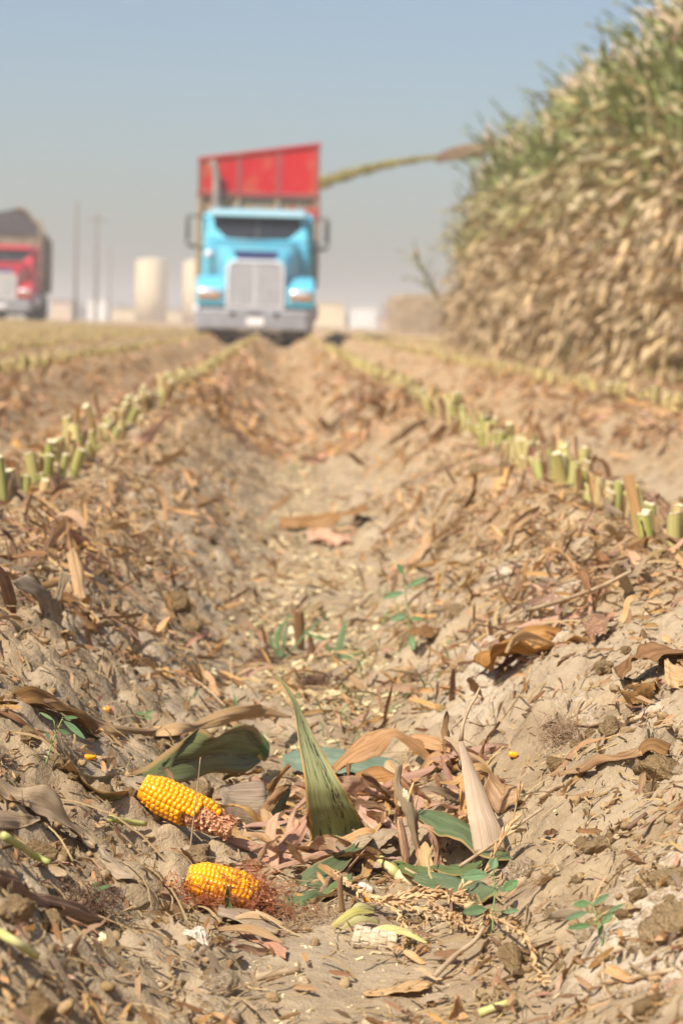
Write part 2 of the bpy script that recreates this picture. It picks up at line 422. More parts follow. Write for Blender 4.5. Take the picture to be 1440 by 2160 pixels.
def mat_stub(name, stuff):
    t = NT(name); uv = t.coord('UV'); r = rnd_socket(t, stuff)
    st = t.noise(uv, 1.0, 3, 0.6, (16, 0.8, 1))
    c = t.mix(t.ramp(r, 0.2, 0.5), (0.36, 0.26, 0.10) if stuff else (0.33, 0.34, 0.085), (0.56, 0.46, 0.18))
    c = t.mix(t.ramp(r, 0.66, 0.8), c, (0.44, 0.28, 0.13))
    c = t.mix(t.ramp(st, 0.42, 0.62, 0, 0.7), c, (0.56, 0.46, 0.19))
    c = t.hsv(c, 0.5, 1.0, t.math('ADD', 0.8, t.math('MULTIPLY', t.math('FRACT', t.math('MULTIPLY', r, 9.7)), 0.4)))
    return t.bsdf(c, 0.5, 0, 0.35, t.bump(st, 0.5, 0.001), 0.1)
M['stub'] = mat_stub('stalk_rind', False); M['stub_s'] = mat_stub('stalk_rind_far', True)
M['pith'] = mat_plain('stalk_pith', (0.68, 0.58, 0.37), (0.56, 0.44, 0.26), 180, 0.9, spec=0.1, stuff=False, var=0.2, bump=0.002, bscale=300)
M['chip'] = mat_plain('pale_chip', (0.70, 0.60, 0.36), (0.54, 0.42, 0.21), 70, 0.85, spec=0.15, stuff=False, var=0.35, bump=0.001, bscale=200)
M['chip_s'] = mat_plain('pale_chips', (0.68, 0.57, 0.34), (0.52, 0.40, 0.20), 40, 0.85, spec=0.15, stuff=True, var=0.5)
M['kernel'] = mat_plain('kernel_yellow', (0.95, 0.35, 0.008), (0.95, 0.44, 0.016), 0.7, 0.22, spec=0.5, stuff=False, var=0.2)
M['chaff'] = mat_plain('cob_chaff', (0.60, 0.23, 0.10), (0.82, 0.52, 0.31), 420, 0.8, spec=0.2)
M['cob_white'] = mat_plain('cob_pith', (0.78, 0.68, 0.54), (0.62, 0.47, 0.34), 190, 0.9, spec=0.1, bump=0.002, bscale=260)
M['silk'] = mat_plain('corn_silk', (0.36, 0.10, 0.035), (0.50, 0.19, 0.075), 120, 0.5)
M['silk_dark'] = mat_plain('old_silk', (0.13, 0.07, 0.04), (0.20, 0.11, 0.065), 120, 0.6)
M['root_hair'] = mat_plain('root_fibre', (0.42, 0.28, 0.16), (0.30, 0.19, 0.11), 120, 0.8)
M['twig'] = mat_plain('twig', (0.46, 0.33, 0.20), (0.34, 0.22, 0.12), 90, 0.7, stuff=False, var=0.3)
M['seedling'] = mat_leaf('seedling_leaf', (0.19, 0.30, 0.14), (0.26, 0.37, 0.19), vein=10, transl=0.25, var=0.2)
M['seed_stem'] = mat_plain('seedling_stem', (0.20, 0.30, 0.09), (0.28, 0.30, 0.12), 90, 0.6)
M['weed_s'] = mat_leaf('weed_blade', (0.14, 0.26, 0.09), (0.21, 0.33, 0.13), transl=0.25, stuff=True)
M['stem_green'] = mat_plain('green_stem', (0.44, 0.46, 0.13), (0.58, 0.50, 0.24), 60, 0.5, stuff=False, var=0.2)
M['pale'] = mat_leaf('pale_dry_leaf', (0.72, 0.54, 0.39), (0.56, 0.39, 0.27), vein=34, transl=0.2, var=0.1)
M['dry_rust'] = mat_leaf('dry_leaf_rust', (0.54, 0.31, 0.155), (0.36, 0.185, 0.085), transl=0.25, var=0.1)
M['shred'] = mat_leaf('yellow_shred', (0.52, 0.47, 0.17), (0.62, 0.53, 0.27), vein=12, transl=0.2, var=0.3)
# trucks and the far yard
M['cyan'] = mat_plain('cab_paint', (0.10, 0.47, 0.63), (0.18, 0.46, 0.56), 1.4, 0.4, spec=0.35)
M['cab_red'] = mat_plain('cab_paint_red', (0.56, 0.012, 0.03), (0.5, 0.02, 0.035), 3, 0.35, spec=0.5)
M['chrome'] = mat_plain('chrome', (0.78, 0.78, 0.80), (0.70, 0.70, 0.72), 5, 0.4, metal=0.15)
M['steel'] = mat_plain('dull_steel', (0.33, 0.33, 0.35), (0.27, 0.27, 0.29), 6, 0.45, metal=0.2)
M['visor'] = mat_plain('visor_paint', (0.30, 0.52, 0.60), (0.36, 0.52, 0.57), 3, 0.4)
M['cob_cream'] = mat_plain('cob_cream', (0.62, 0.51, 0.36), (0.48, 0.36, 0.23), 150, 0.9, spec=0.1, bump=0.002, bscale=260)
M['stack'] = mat_plain('sooty_stack', (0.24, 0.20, 0.17), (0.32, 0.26, 0.22), 5, 0.6)
M['white'] = mat_plain('white_paint', (0.78, 0.77, 0.74), (0.66, 0.65, 0.62), 4, 0.5)
M['black'] = mat_plain('black_rubber', (0.025, 0.024, 0.023), (0.06, 0.052, 0.045), 7, 0.85, spec=0.2)
M['dark'] = mat_plain('dark_metal', (0.04, 0.038, 0.036), (0.08, 0.065, 0.05), 5, 0.7)
M['glass'] = mat_plain('cab_glass', (0.016, 0.02, 0.028), None, rough=0.06, spec=0.5)
M['navy'] = mat_plain('navy_hood_strip', (0.02, 0.025, 0.09), (0.03, 0.035, 0.10), 4, 0.3)
M['lens'] = mat_plain('lamp_lens', (0.88, 0.89, 0.92), None, rough=0.28, metal=0.85)
M['amber'] = mat_plain('amber_lens', (0.75, 0.25, 0.03), None, rough=0.2)
M['plate'] = mat_plain('number_plate', (0.80, 0.76, 0.74), None, rough=0.5)
M['tr_red'] = mat_plain('trailer_red', (0.50, 0.010, 0.015), (0.44, 0.13, 0.06), 1.1, 0.75, lo=0.48, hi=0.72, spec=0.1, stuff=False, var=0.15)
M['tr_dkred'] = mat_plain('trailer_dark_red', (0.30, 0.02, 0.025), (0.24, 0.06, 0.035), 2, 0.6)
M['tr_rust'] = mat_plain('trailer_rust', (0.36, 0.26, 0.16), (0.44, 0.06, 0.045), 0.9, 0.8, lo=0.54, hi=0.66)
M['tr_brown'] = mat_plain('trailer_brown', (0.22, 0.16, 0.10), (0.32, 0.25, 0.16), 1.5, 0.8)
M['tarp'] = mat_plain('tarp_mesh', (0.05, 0.048, 0.05), (0.07, 0.065, 0.065), 4, 0.85)
M['silage'] = mat_plain('chopped_corn', (0.30, 0.28, 0.08), (0.42, 0.37, 0.15), 30, 0.9)
M['silage_s'] = mat_plain('chopped_stream', (0.42, 0.36, 0.11), (0.28, 0.22, 0.07), 10, 0.9, stuff=True, var=0.5)
M['spout'] = mat_plain('dusty_spout', (0.17, 0.11, 0.065), (0.25, 0.165, 0.095), 3, 0.7)
M['machine'] = mat_plain('dusty_machine', (0.20, 0.18, 0.10), (0.28, 0.22, 0.13), 3, 0.7)
M['cream'] = mat_plain('tank_cream', (0.74, 0.61, 0.40), (0.68, 0.55, 0.37), 0.5, 0.6)
M['cream_wall'] = mat_plain('block_cream', (0.70, 0.57, 0.38), (0.62, 0.50, 0.34), 0.3, 0.8)
M['pinkwall'] = mat_plain('pink_wall', (0.52, 0.38, 0.32), (0.46, 0.34, 0.29), 0.3, 0.8)
M['polewood'] = mat_plain('pole_wood', (0.15, 0.11, 0.085), (0.11, 0.08, 0.06), 2, 0.8)
M['farleaf_s'] = mat_plain('far_trees', (0.06, 0.075, 0.05), (0.08, 0.09, 0.06), 0.3, 0.9, stuff=True)
M['far_corn'] = mat_plain('far_corn', (0.50, 0.36, 0.19), (0.40, 0.27, 0.13), 1.0, 0.9, stuff=True, var=0.4)
M['far_corn_green'] = mat_plain('far_corn_top', (0.26, 0.24, 0.09), (0.34, 0.26, 0.13), 1.0, 0.9, stuff=True, var=0.4)

# ------------------------------------------------------------------ the field
def build_ground():
    nx, ny = len(XS), len(YS)
    V = np.stack([GX.ravel(), GY.ravel(), GZ.ravel()], -1)
    idx = np.arange(nx * ny).reshape(ny, nx)
    F = np.stack([idx[:-1, :-1], idx[:-1, 1:], idx[1:, 1:], idx[1:, :-1]], -1).reshape(-1, 4)
    me = mesh_np('field_ground', V, F, M['soil'])
    x, y = GX.ravel(), GY.ravel()
    u = (x - ROW0) / GAP; sd = (u - np.round(u)) * GAP      # signed distance from the nearest row
    det = g_detail(x, y) if False else 0
    crust = sstep(0.52, 0.70, vnoise(x * 6.1, y * 3.2, 91) * 0.65 + vnoise(x * 17, y * 11, 92) * 0.35)
    crust = 0.6 * crust * np.where(sd < 0, 1.0, 0.5) * (1 - sstep(0.27, 0.40, np.abs(sd))) * (1 - sstep(4.5, 7, y))
    lit = (1 - sstep(0.10, 0.34, np.abs(sd))) * sstep(1.9, 4, y) * 0.75
    lit = np.maximum(lit, sstep(5, 14, y) * 0.9)
    for k, vv in (('crust', crust), ('litter', lit)):
        at = me.attributes.new(k, 'FLOAT', 'POINT'); at.data.foreach_set('value', vv.astype(np.float32))
    o = obj('field_ground', me); tag(o, 'ridged harvested corn field of pale dry soil', 'field', kind='structure')
build_ground()

# ------------------------------------------------------------------ haze: a closed box of dusty air round everything
hz = NT('haze'); pv = hz.n('ShaderNodeVolumePrincipled')
pv.inputs['Color'].default_value = (0.90, 0.92, 0.935, 1); pv.inputs['Density'].default_value = 0.0021; pv.inputs['Anisotropy'].default_value = 0.25
hz.t.links.new(pv.outputs[0], hz.out.inputs['Volume'])
hb = MB(); hb.hexa([(-1000, -400, -1.2), (1000, -400, -1.2), (1000, 1100, -1.2), (-1000, 1100, -1.2), (-1000, -400, 12.5), (1000, -400, 12.5), (1000, 1100, 12.5), (-1000, 1100, 12.5)])
HZ = hb.build('haze', hz.m); tag(HZ, 'pale dusty air over the field', 'haze', kind='stuff')
# ------------------------------------------------------------------ trucks
def copies(proto, parent, locs, name=None):
    out = []
    for l in locs:
        o = proto.copy(); C.objects.link(o); o.parent = parent; o.location = l; out.append(o)
        for ch in proto.children:
            c = ch.copy(); C.objects.link(c); c.parent = o
    return out
def wheel(parent, x, y, r=0.52, w=0.30):
    t = MB(); t.lathe([(r * .58, -w / 2), (r * .93, -w / 2), (r, -w / 2 + .04), (r, w / 2 - .04), (r * .93, w / 2), (r * .58, w / 2)], 28)
    o = t.build('wheel', M['black'], parent, True, loc=(x, y, r))
    k = MB(); k.lathe([(r * .575, -w * .35), (r * .5, -w * .2), (r * .2, -w * .12), (r * .2, w * .12), (r * .5, w * .2), (r * .575, w * .35)], 20)
    k.build('rim', M['steel'], o, True)
    return o
def make_truck(root, paint, grille_mat, bumper_mat, stack=True):
    # chassis
    b = MB()
    for s in (-1, 1): b.box(s * .43, 4.2, .82, .09, 7.6, .26)
    for yy in (1.25, 6.1, 7.4): b.tube([(-1.0, yy, .52), (1.0, yy, .52)], .09, 10)
    b.box(0, 1.4, .9, .8, 1.6, .5); b.build('chassis', M['dark'], root, bevel=.02)
    for yy, xs in ((1.25, (1.0,)), (6.1, (.75, 1.07)), (7.4, (.75, 1.07))):
        for s in (-1, 1):
            for xx in xs: wheel(root, s * xx, yy, .52, .28)
    # bumper with hooks, vent and plate
    ring = lambda z, k: [(-1.17 + k, .34, z), (-1.17 + k, .16, z), (-1.02, .03 + k, z), (-.55, 0 + k, z), (.55, 0 + k, z), (1.02, .03 + k, z), (1.17 - k, .16, z), (1.17 - k, .34, z)]
    b = MB(); b.loft([ring(.33, .03), ring(.37, 0), ring(.70, 0), ring(.74, .03)])
    bp = b.build('bumper', bumper_mat, root)
    b = MB(); b.box(0, -.006, .665, .30, .02, .05); b.build('vent', M['dark'], bp)
    for s in (-1, 1):
        b = MB(); b.box(s * .43, -.008, .65, .10, .025, .09); b.build('tow_hook', M['dark'], bp)
    b = MB(); b.box(0.02, -.012, .50, .33, .018, .16); b.build('number_plate', M['plate'], bp, bevel=.01)
    b = MB(); b.box(0, .2, .24, 1.9, .1, .12); b.build('air_dam', M['dark'], root)
    # grille
    def arch(w, z0, z1, r):
        p = [(-w, z0)]; 
        for k in range(7): a = math.pi - k * math.pi / 12; p.append((-w + r + r * math.cos(a), z1 - r + r * math.sin(a)))
        for k in range(7): a = math.pi / 2 - k * math.pi / 12; p.append((w - r + r * math.cos(a), z1 - r + r * math.sin(a)))
        p.append((w, z0)); return p
    o1 = arch(.575, .76, 1.71, .20); i1 = arch(.525, .80, 1.665, .16)
    b = MB(); n = len(o1)
    V = [(x, .06, z) for x, z in o1] + [(x, .05, z) for x, z in i1] + [(x, .22, z) for x, z in o1] + [(x, .14, z) for x, z in i1]
    F = []
    for i in range(n):
        j = (i + 1) % n
        F += [(i, j, n + j, n + i), (i, 2 * n + i, 2 * n + j, j), (n + i, n + j, 3 * n + j, 3 * n + i)]
    b.add(V, F); g = b.build('grille', grille_mat, root)
    b = MB(); b.add([(x, .135, z) for x, z in i1], [tuple(range(n))[::-1]]); b.build('grille_backing', M['steel'], g)
    b = MB()
    for k in range(24):
        z = .82 + k * .0355; hw = .52 if z < 1.5 else .52 - max(0, z - 1.51) ** 2 * 6
        b.box(0, .095, z, hw * 2, .05, .017)
    tag(b.build('grille_bars', grille_mat, g), kind='stuff')
    b = MB(); b.box(0, .08, 1.235, .03, .05, .85); b.build('grille_post', grille_mat, g)
    # hood
    def hr(y, hw, z0, z1, rr):
        p = [(-hw, y, z0)]
        for k in range(5): a = math.pi - k * math.pi / 8; p.append((-hw + rr + rr * math.cos(a), y, z1 - rr + rr * math.sin(a)))
        for k in range(5): a = math.pi / 2 - k * math.pi / 8; p.append((hw - rr + rr * math.cos(a), y, z1 - rr + rr * math.sin(a)))
        p.append((hw, y, z0)); return p
    b = MB(); b.loft([hr(.22, .60, .76, 1.74, .2), hr(.40, .63, .76, 1.80, .2), hr(1.3, .76, .80, 1.98, .24), hr(2.25, .93, .84, 2.14, .24)])
    hd = b.build('hood', paint, root, True, bevel=0)
    b = MB(); b.hexa([(-.36, .20, 1.735), (.36, .20, 1.735), (.37, .24, 1.735), (-.37, .24, 1.735), (-.47, .34, 1.90), (.47, .34, 1.90), (.47, .37, 1.90), (-.47, .37, 1.90)])
    b.build('navy_hood_strip', M['navy'], hd)  # dark navy strip tilted back across the front top of the hood
    # fenders, lamps, steps
    for s in (-1, 1):
        prof = [(.10, .80), (.10, 1.12), (.20, 1.24), (.45, 1.34), (.85, 1.40), (1.45, 1.42), (1.85, 1.30), (2.10, 1.02), (2.02, .98), (1.78, 1.22), (1.45, 1.34), (.85, 1.32), (.62, 1.10), (.60, .80)]
        b = MB(); b.prism(prof, s * .60, s * 1.17)
        f = b.build('fender', paint, root, bevel=.05)
        b = MB(); b.loft([[(s * .90 + .235 * k * math.copysign(abs(math.cos(a)) ** .6, math.cos(a)), .10 - .075 * d, 1.06 + .09 * k * math.copysign(abs(math.sin(a)) ** .6, math.sin(a))) for a in np.arange(20) * math.pi / 10] for k, d in ((1, 0), (.97, .35), (.85, .7), (.6, .92), (.2, 1.0))]); hl = b.build('headlight', M['lens'], f, True)
        b = MB(); b.box(s * .90, .078, .955, .44, .05, .025); b.build('turn_signal', M['amber'], f, bevel=.01)
        b = MB(); b.cyl((s * 1.0, 3.2, .72), (0, 1, 0), .30, 1.5, 22); b.build('fuel_tank', M['chrome'], root, True)
        b = MB(); b.box(s * 1.05, 2.35, .55, .25, .45, .05); b.box(s * 1.05, 2.35, .85, .25, .45, .05); b.build('step', M['steel'], root)
    # cab
    b = MB(); b.hexa([(-1.06, 2.25, .95), (1.06, 2.25, .95), (1.06, 3.8, .95), (-1.06, 3.8, .95), (-1.06, 2.25, 2.13), (1.06, 2.25, 2.13), (1.06, 3.8, 2.13), (-1.06, 3.8, 2.13)])
    b.hexa([(-1.06, 2.25, 2.132), (1.06, 2.25, 2.132), (1.06, 3.8, 2.132), (-1.06, 3.8, 2.132), (-1.00, 2.55, 2.82), (1.00, 2.55, 2.82), (1.02, 3.8, 2.86), (-1.02, 3.8, 2.86)])
    cb = b.build('cab', paint, root, bevel=.06)
    for s in (-1, 1):
        b = MB(); b.hexa([(s * .03, 2.268, 2.20), (s * .91, 2.285, 2.20), (s * .91, 2.30, 2.20), (s * .03, 2.29, 2.20), (s * .03, 2.462, 2.66), (s * .89, 2.475, 2.66), (s * .89, 2.50, 2.66), (s * .03, 2.49, 2.66)])
        b.build('windshield', M['glass'], cb)
        b = MB(); b.box(s * 1.055, 2.95, 2.4, .02, .75, .46); b.build('side_window', M['glass'], cb)
        b = MB(); b.tube([(s * .1, 2.27, 2.20), (s * .55, 2.27, 2.25)], .012, 6); b.build('wiper', M['dark'], cb)
    b = MB(); b.box(0, 2.36, 2.43, .05, .05, .02); b.hexa([(-.025, 2.25, 2.19), (.025, 2.25, 2.19), (.025, 2.28, 2.19), (-.025, 2.28, 2.19), (-.025, 2.45, 2.67), (.025, 2.45, 2.67), (.025, 2.48, 2.67), (-.025, 2.48, 2.67)])
    b.build('windshield_post', M['dark'], cb)
    b = MB(); b.hexa([(-.98, 2.22, 2.66), (.98, 2.22, 2.66), (1.0, 2.56, 2.72), (-1.0, 2.56, 2.72), (-.96, 2.25, 2.76), (.96, 2.25, 2.76), (.98, 2.56, 2.81), (-.98, 2.56, 2.81)])
    b.build('sun_visor', M['visor'] if paint is M['cyan'] else paint, cb, bevel=.015)
    for x in (-.85, -.42, 0, .42, .85):
        b = MB(); b.tube([(x, 2.68, 2.82), (x, 2.68, 2.875), (x, 2.68, 2.90)], [.05, .045, .02], 8); b.build('marker_lamp', M['steel'], cb, True)
    b = MB(); b.hexa([(-1.19, 3.82, .95), (1.19, 3.82, .95), (1.19, 5.0, .95), (-1.19, 5.0, .95), (-1.19, 3.82, 2.80), (1.19, 3.82, 2.80), (1.19, 5.0, 2.86), (-1.19, 5.0, 2.86)])
    b.build('sleeper', paint, root, bevel=.1)
    for s in (-1, 1):
        b = MB(); b.tube([(s * 1.06, 2.5, 2.62), (s * 1.42, 2.38, 2.66), (s * 1.46, 2.36, 2.60), (s * 1.46, 2.36, 2.08), (s * 1.40, 2.38, 2.02), (s * 1.06, 2.5, 1.98)], .02, 8)
        mr = b.build('mirror_arm', M['dark'], root, True)
        b = MB(); b.box(s * 1.43, 2.36, 2.38, .10 if s > 0 else .06, .07, .46); b.build('mirror', M['dark'], mr, bevel=.02)
        b = MB(); b.lathe([(.02, -.04), (.075, -.03), (.09, .02), (.02, .05)], 14, 'z', (s * 1.36, 2.34, 2.03)); b.build('round_mirror', M['dark'], mr, True)
        if s > 0: continue
        b = MB(); b.tube([(s * .98, 2.0, 1.40), (s * .98, 2.0, 1.80)], .015, 6); fm = b.build('fender_mirror_arm', M['dark'], root, True)
        b = MB(); b.lathe([(.01, -.09), (.07, -.07), (.10, 0), (.07, .07), (.01, .09)], 14, 'z', (s * .98, 2.0, 1.86)); b.build('fender_mirror', M['chrome'], fm, True)
    b = MB(); b.tube([(-.95, 5.12, 1.0), (-.95, 5.12, 3.45), (-.96, 5.12, 3.70), (-1.0, 5.10, 3.86), (-1.07, 5.06, 3.95)], [.09, .09, .085, .08, .075], 14)
    b.build('exhaust_stack', M['stack'], root, True)

T1 = empty('semi_truck', (-0.50, 45.0, float(g_smooth(np.array(-.5), np.array(45.)))-.12), 'turquoise semi truck with a chrome grille, pulling the red trailer', 'truck', 'semi trucks hauling chopped corn')
T1.location.z = 0.0
make_truck(T1, M['cyan'], M['chrome'], M['steel'])

def trailer_base(root, W, y0, y1, zf, zt, wall, rib):
    b = MB(); b.box(0, (y0 + y1) / 2, zf - .06, W, y1 - y0, .12)
    for s in (-1, 1): b.box(s * .45, (y0 + y1) / 2, zf - .24, .1, y1 - y0 - .4, .24)
    b.build('floor', M['dark'], root)
    for s in (-1, 1):
        b = MB(); b.box(s * (W / 2 - .03), (y0 + y1) / 2, (zf + zt) / 2, .06, y1 - y0, zt - zf); w = b.build('side_wall', wall, root)
        for k in range(13):
            yy = y0 + .1 + k * (y1 - y0 - .2) / 12
            b = MB(); b.box(s * (W / 2 + .032), yy, (zf + zt) / 2, .06, .09, zt - zf - .02); b.build('rib', rib, w)
        b = MB(); b.box(s * (W / 2 + .01), (y0 + y1) / 2, zt + .045, .11, y1 - y0, .09); b.build('top_rail', rib, w, bevel=.01)
    b = MB(); b.box(0, y1 - .03, (zf + zt) / 2, W - .13, .06, zt - zf); b.build('tail_gate', wall, root)
    b = MB(); b.box(0, y0 + .03, (zf + zt) / 2, W - .13, .06, zt - zf); fw = b.build('front_wall', wall, root)
    for yy in (y1 - 2.6, y1 - 1.3):
        for s in (-1, 1): wheel(root, s * 1.05, yy, .52, .3); wheel(root, s * .72, yy, .52, .3)
        b = MB(); b.tube([(-1.2, yy, .52), (1.2, yy, .52)], .07, 8); b.build('axle', M['dark'], root)
    for s in (-1, 1):
        b = MB(); b.box(s * .7, y0 + 2.4, .75, .12, .12, .9); b.box(s * .7, y0 + 2.4, .28, .3, .3, .05); b.build('landing_leg', M['steel'], root)
    return fw
# red silage trailer: box, tall sloping headboard of three red panels
R1 = empty('silage_trailer', (-0.53, 50.4, 0), 'red and rusty silage trailer with a tall sloping headboard, behind the turquoise truck', 'trailer', 'trailers filled with chopped corn')
fw = trailer_base(R1, 2.58, 0, 12.5, 1.30, 3.22, M['tr_rust'], M['tr_rust'])
for k, x in enumerate((-1.28, -.45, .42, 1.28)):
    b = MB(); b.box(x, -.045, 2.26, .08, .08, 1.92); b.build('post', M['tr_rust'], fw)
hb_ = empty('headboard', (0, 0, 0)); 
top = lambda x: 4.03 + (x + 1.32) / 2.64 * .39
fr = MB()
for x in (-1.29, -.44, .43, 1.29):
    fr.hexa([(x - .035, -.075, 3.22), (x + .035, -.075, 3.22), (x + .035, .02, 3.22), (x - .035, .02, 3.22), (x - .035, -.075, top(x - .035)), (x + .035, -.075, top(x + .035)), (x + .035, .02, top(x + .035)), (x - .035, .02, top(x - .035))])
hbm = fr.build('headboard_frame', M['tr_dkred'], R1)
bpy.data.objects.remove(hb_)
for x0, x1 in ((-1.25, -.48), (-.40, .39), (.47, 1.25)):
    b = MB(); b.hexa([(x0, -.05, 3.32), (x1, -.05, 3.32), (x1, -.01, 3.32), (x0, -.01, 3.32), (x0, -.05, top(x0) - .05), (x1, -.05, top(x1) - .05), (x1, -.01, top(x1) - .05), (x0, -.01, top(x0) - .05)])
    b.build('panel', M['tr_red'], hbm)
b = MB(); b.hexa([(-1.34, -.10, top(-1.32) - .045), (1.34, -.10, top(1.32) - .045), (1.34, .045, top(1.32) - .045), (-1.34, .045, top(-1.32) - .045), (-1.34, -.10, top(-1.32) + .02), (1.34, -.10, top(1.32) + .02), (1.34, .045, top(1.32) + .02), (-1.34, .045, top(-1.32) + .02)])
b.build('top_rail', M['tr_red'], hbm)
b = MB(); b.box(0, -.05, 3.265, 2.66, .12, .085); b.build('bottom_rail', M['tr_dkred'], hbm)
b = MB(); pts = []
for j in range(9):
    for i in range(7): pts.append((-1.2 + i * .4, .6 + j * 1.4, 2.95 + .2 * math.sin(i * 1.3 + j) * math.cos(j * .9)))
ff = [(j * 7 + i, j * 7 + i + 1, j * 7 + i + 8, j * 7 + i + 7) for j in range(8) for i in range(6)]
b.add(pts, ff); ld = b.build('chopped_corn_load', M['silage'], None, True); ld.location = R1.location
tag(ld, 'green chopped corn lying in the red trailer', 'chopped corn', kind='stuff')

# red truck on the left with a dark tarped trailer
yy2 = 85.0; z2 = float(g_smooth(np.array(-10.3), np.array(yy2)))
T2 = empty('semi_truck', (-10.35, yy2, z2), 'red semi truck with a white grille waiting at the left edge of the field', 'truck', 'semi trucks hauling chopped corn', rz=math.radians(3))
make_truck(T2, M['cab_red'], M['white'], M['steel'])
R2 = empty('silage_trailer', (-10.75, yy2 + 5.6, z2), 'brown trailer with a dark humped tarp behind the red truck', 'trailer', 'trailers filled with chopped corn', rz=math.radians(4))
trailer_base(R2, 2.62, 0, 12.0, 1.25, 3.35, M['tr_brown'], M['tr_brown'])
b = MB(); b.loft([[(-1.36, -.06, 3.30), (.62, -.06, 3.30), (1.36, -.06, 3.34), (1.36, -.02, 3.55), (.62, -.02, 4.30), (.30, -.02, 4.36), (-1.36, -.02, 3.95)],
                   [(-1.36, 3, 3.45), (.62, 3, 3.45), (1.36, 3, 3.45), (1.36, 3, 3.5), (.62, 3, 4.0), (.30, 3, 4.02), (-1.36, 3, 3.7)],
                   [(-1.36, 12, 3.45), (.62, 12, 3.45), (1.36, 12, 3.45), (1.36, 12, 3.5), (.62, 12, 3.9), (.30, 12, 3.9), (-1.36, 12, 3.6)]])
tp = b.build('tarp', M['tarp'], R2)
b = MB(); b.tube([(.30, -.08, 4.38), (.62, -.08, 4.32), (1.36, -.08, 3.52), (1.36, -.08, 3.2)], .06, 8); b.build('tarp_frame', M['tr_brown'], R2)
b = MB(); b.box(1.25, -.1, 3.35, .12, .12, 1.2); b.build('corner_post', M['tr_brown'], R2)

# ------------------------------------------------------------------ forage harvester behind the corn, its spout and the stream
H = empty('forage_harvester', (5.15, 41.0, .12), 'dusty brown discharge spout of a forage harvester rising from behind the standing corn', 'harvester', rz=0)
b = MB(); b.hexa([(-1.2, -1.0, .9), (1.2, -1.0, .9), (1.2, 4.2, .9), (-1.2, 4.2, .9), (-1.1, .4, 2.5), (1.1, .4, 2.5), (1.15, 4.2, 2.4), (-1.15, 4.2, 2.4)]); b.build('body', M['machine'], H, bevel=.08)
b = MB(); b.hexa([(-.85, -1.6, 1.2), (.85, -1.6, 1.2), (.9, .2, 1.2), (-.9, .2, 1.2), (-.8, -1.3, 2.75), (.8, -1.3, 2.75), (.8, .2, 2.75), (-.8, .2, 2.75)]); cbh = b.build('cab', M['glass'], H, bevel=.05)
b = MB(); b.box(0, -.55, 2.81, 1.75, 1.7, .1); b.build('roof', M['machine'], cbh, bevel=.03)
for s in (-1, 1):
    wheel(H, s * 1.35, -.3, .8, .6); wheel(H, s * 1.2, 3.4, .55, .4)
b = MB(); b.box(0, -2.6, .45, 4.4, .9, .5)
for k in range(7): b.hexa([(-2.2 + k * .73 - .1, -3.0, .15), (-2.2 + k * .73 + .1, -3.0, .15), (-2.2 + k * .73 + .12, -2.9, .6), (-2.2 + k * .73 - .12, -2.9, .6), (-2.2 + k * .73 - .02, -3.9, .12), (-2.2 + k * .73 + .02, -3.9, .12), (-2.2 + k * .73 + .02, -3.8, .2), (-2.2 + k * .73 - .02, -3.8, .2)])
b.build('header', M['machine'], H)
def rect_tube(mb, pts, hw, hh):
    rings = []
    for i, p in enumerate(pts):
        t = unit(np.subtract(pts[min(i + 1, len(pts) - 1)], pts[max(i - 1, 0)])); sd = unit(np.cross(t, (0.3, 1, 0.0))); up = unit(np.cross((0.0, 1.0, 0), t)); sd = unit(np.cross(t, up))
        w, h = hw[i], hh[i]
        rings.append([tuple(np.array(p) + sd * a * w + up * c * h) for a, c in ((-1, -1), (1, -1), (1, 1), (-1, 1))])
    mb.loft(rings)
sp_pts = [(0.2, 1.2, 2.3), (.15, 1.4, 3.1), (-.05, 1.7, 3.56), (-.45, 2.3, 3.78), (-1.0, 3.2, 3.86), (-1.55, 3.9, 3.83)]
b = MB(); rect_tube(b, sp_pts, [.25, .22, .2, .19, .18, .17], [.2, .17, .14, .12, .10, .09]); spo = b.build('spout', M['spout'], H, bevel=.03)
b = MB(); rect_tube(b, [(-1.38, 3.68, 3.82), (-1.75, 4.15, 3.78), (-2.05, 4.5, 3.70)], [.2, .2, .17], [.14, .13, .08]); b.build('deflector', M['spout'], H, bevel=.03)
# the thrown stream of chopped corn
P0 = np.array(H.location) + np.array((-2.0, 4.5, 3.74)); P1 = np.array((0.72, 54.6, 3.74))
n = 14000
tt = rng.random(n) ** 0.9
mid = (P0 + P1) / 2 + np.array((0, 0, .22))
cen = ((1 - tt) ** 2)[:, None] * P0 + (2 * tt * (1 - tt))[:, None] * mid + (tt ** 2)[:, None] * P1
spread = .018 + .055 * tt + .010 * np.sin(tt * 37) * tt
cen += rng.normal(0, 1, (n, 3)) * spread[:, None] * np.array((1, 1, .8))
flake = (np.array([(-.5, -.3, 0), (.5, -.2, .05), (.4, .35, 0), (-.4, .3, .06)]) * .04, [np.array([(0, 1, 2, 3)])], np.zeros((4, 2)))
q = rng.normal(0, 1, (n, 3)); q /= np.linalg.norm(q, axis=1)[:, None]
V, F, U, R = merge('s', flake, rot_basis(q, rng.random(n) * 6.28) * (rng.random(n) * .8 + .5)[:, None, None], cen, None)
st = obj('chopped_corn_stream', mesh_np('chopped_corn_stream', V, F, M['silage_s'], U, R))
tag(st, 'yellow green stream of chopped corn blown across into the red trailer', 'chopped corn', kind='stuff')

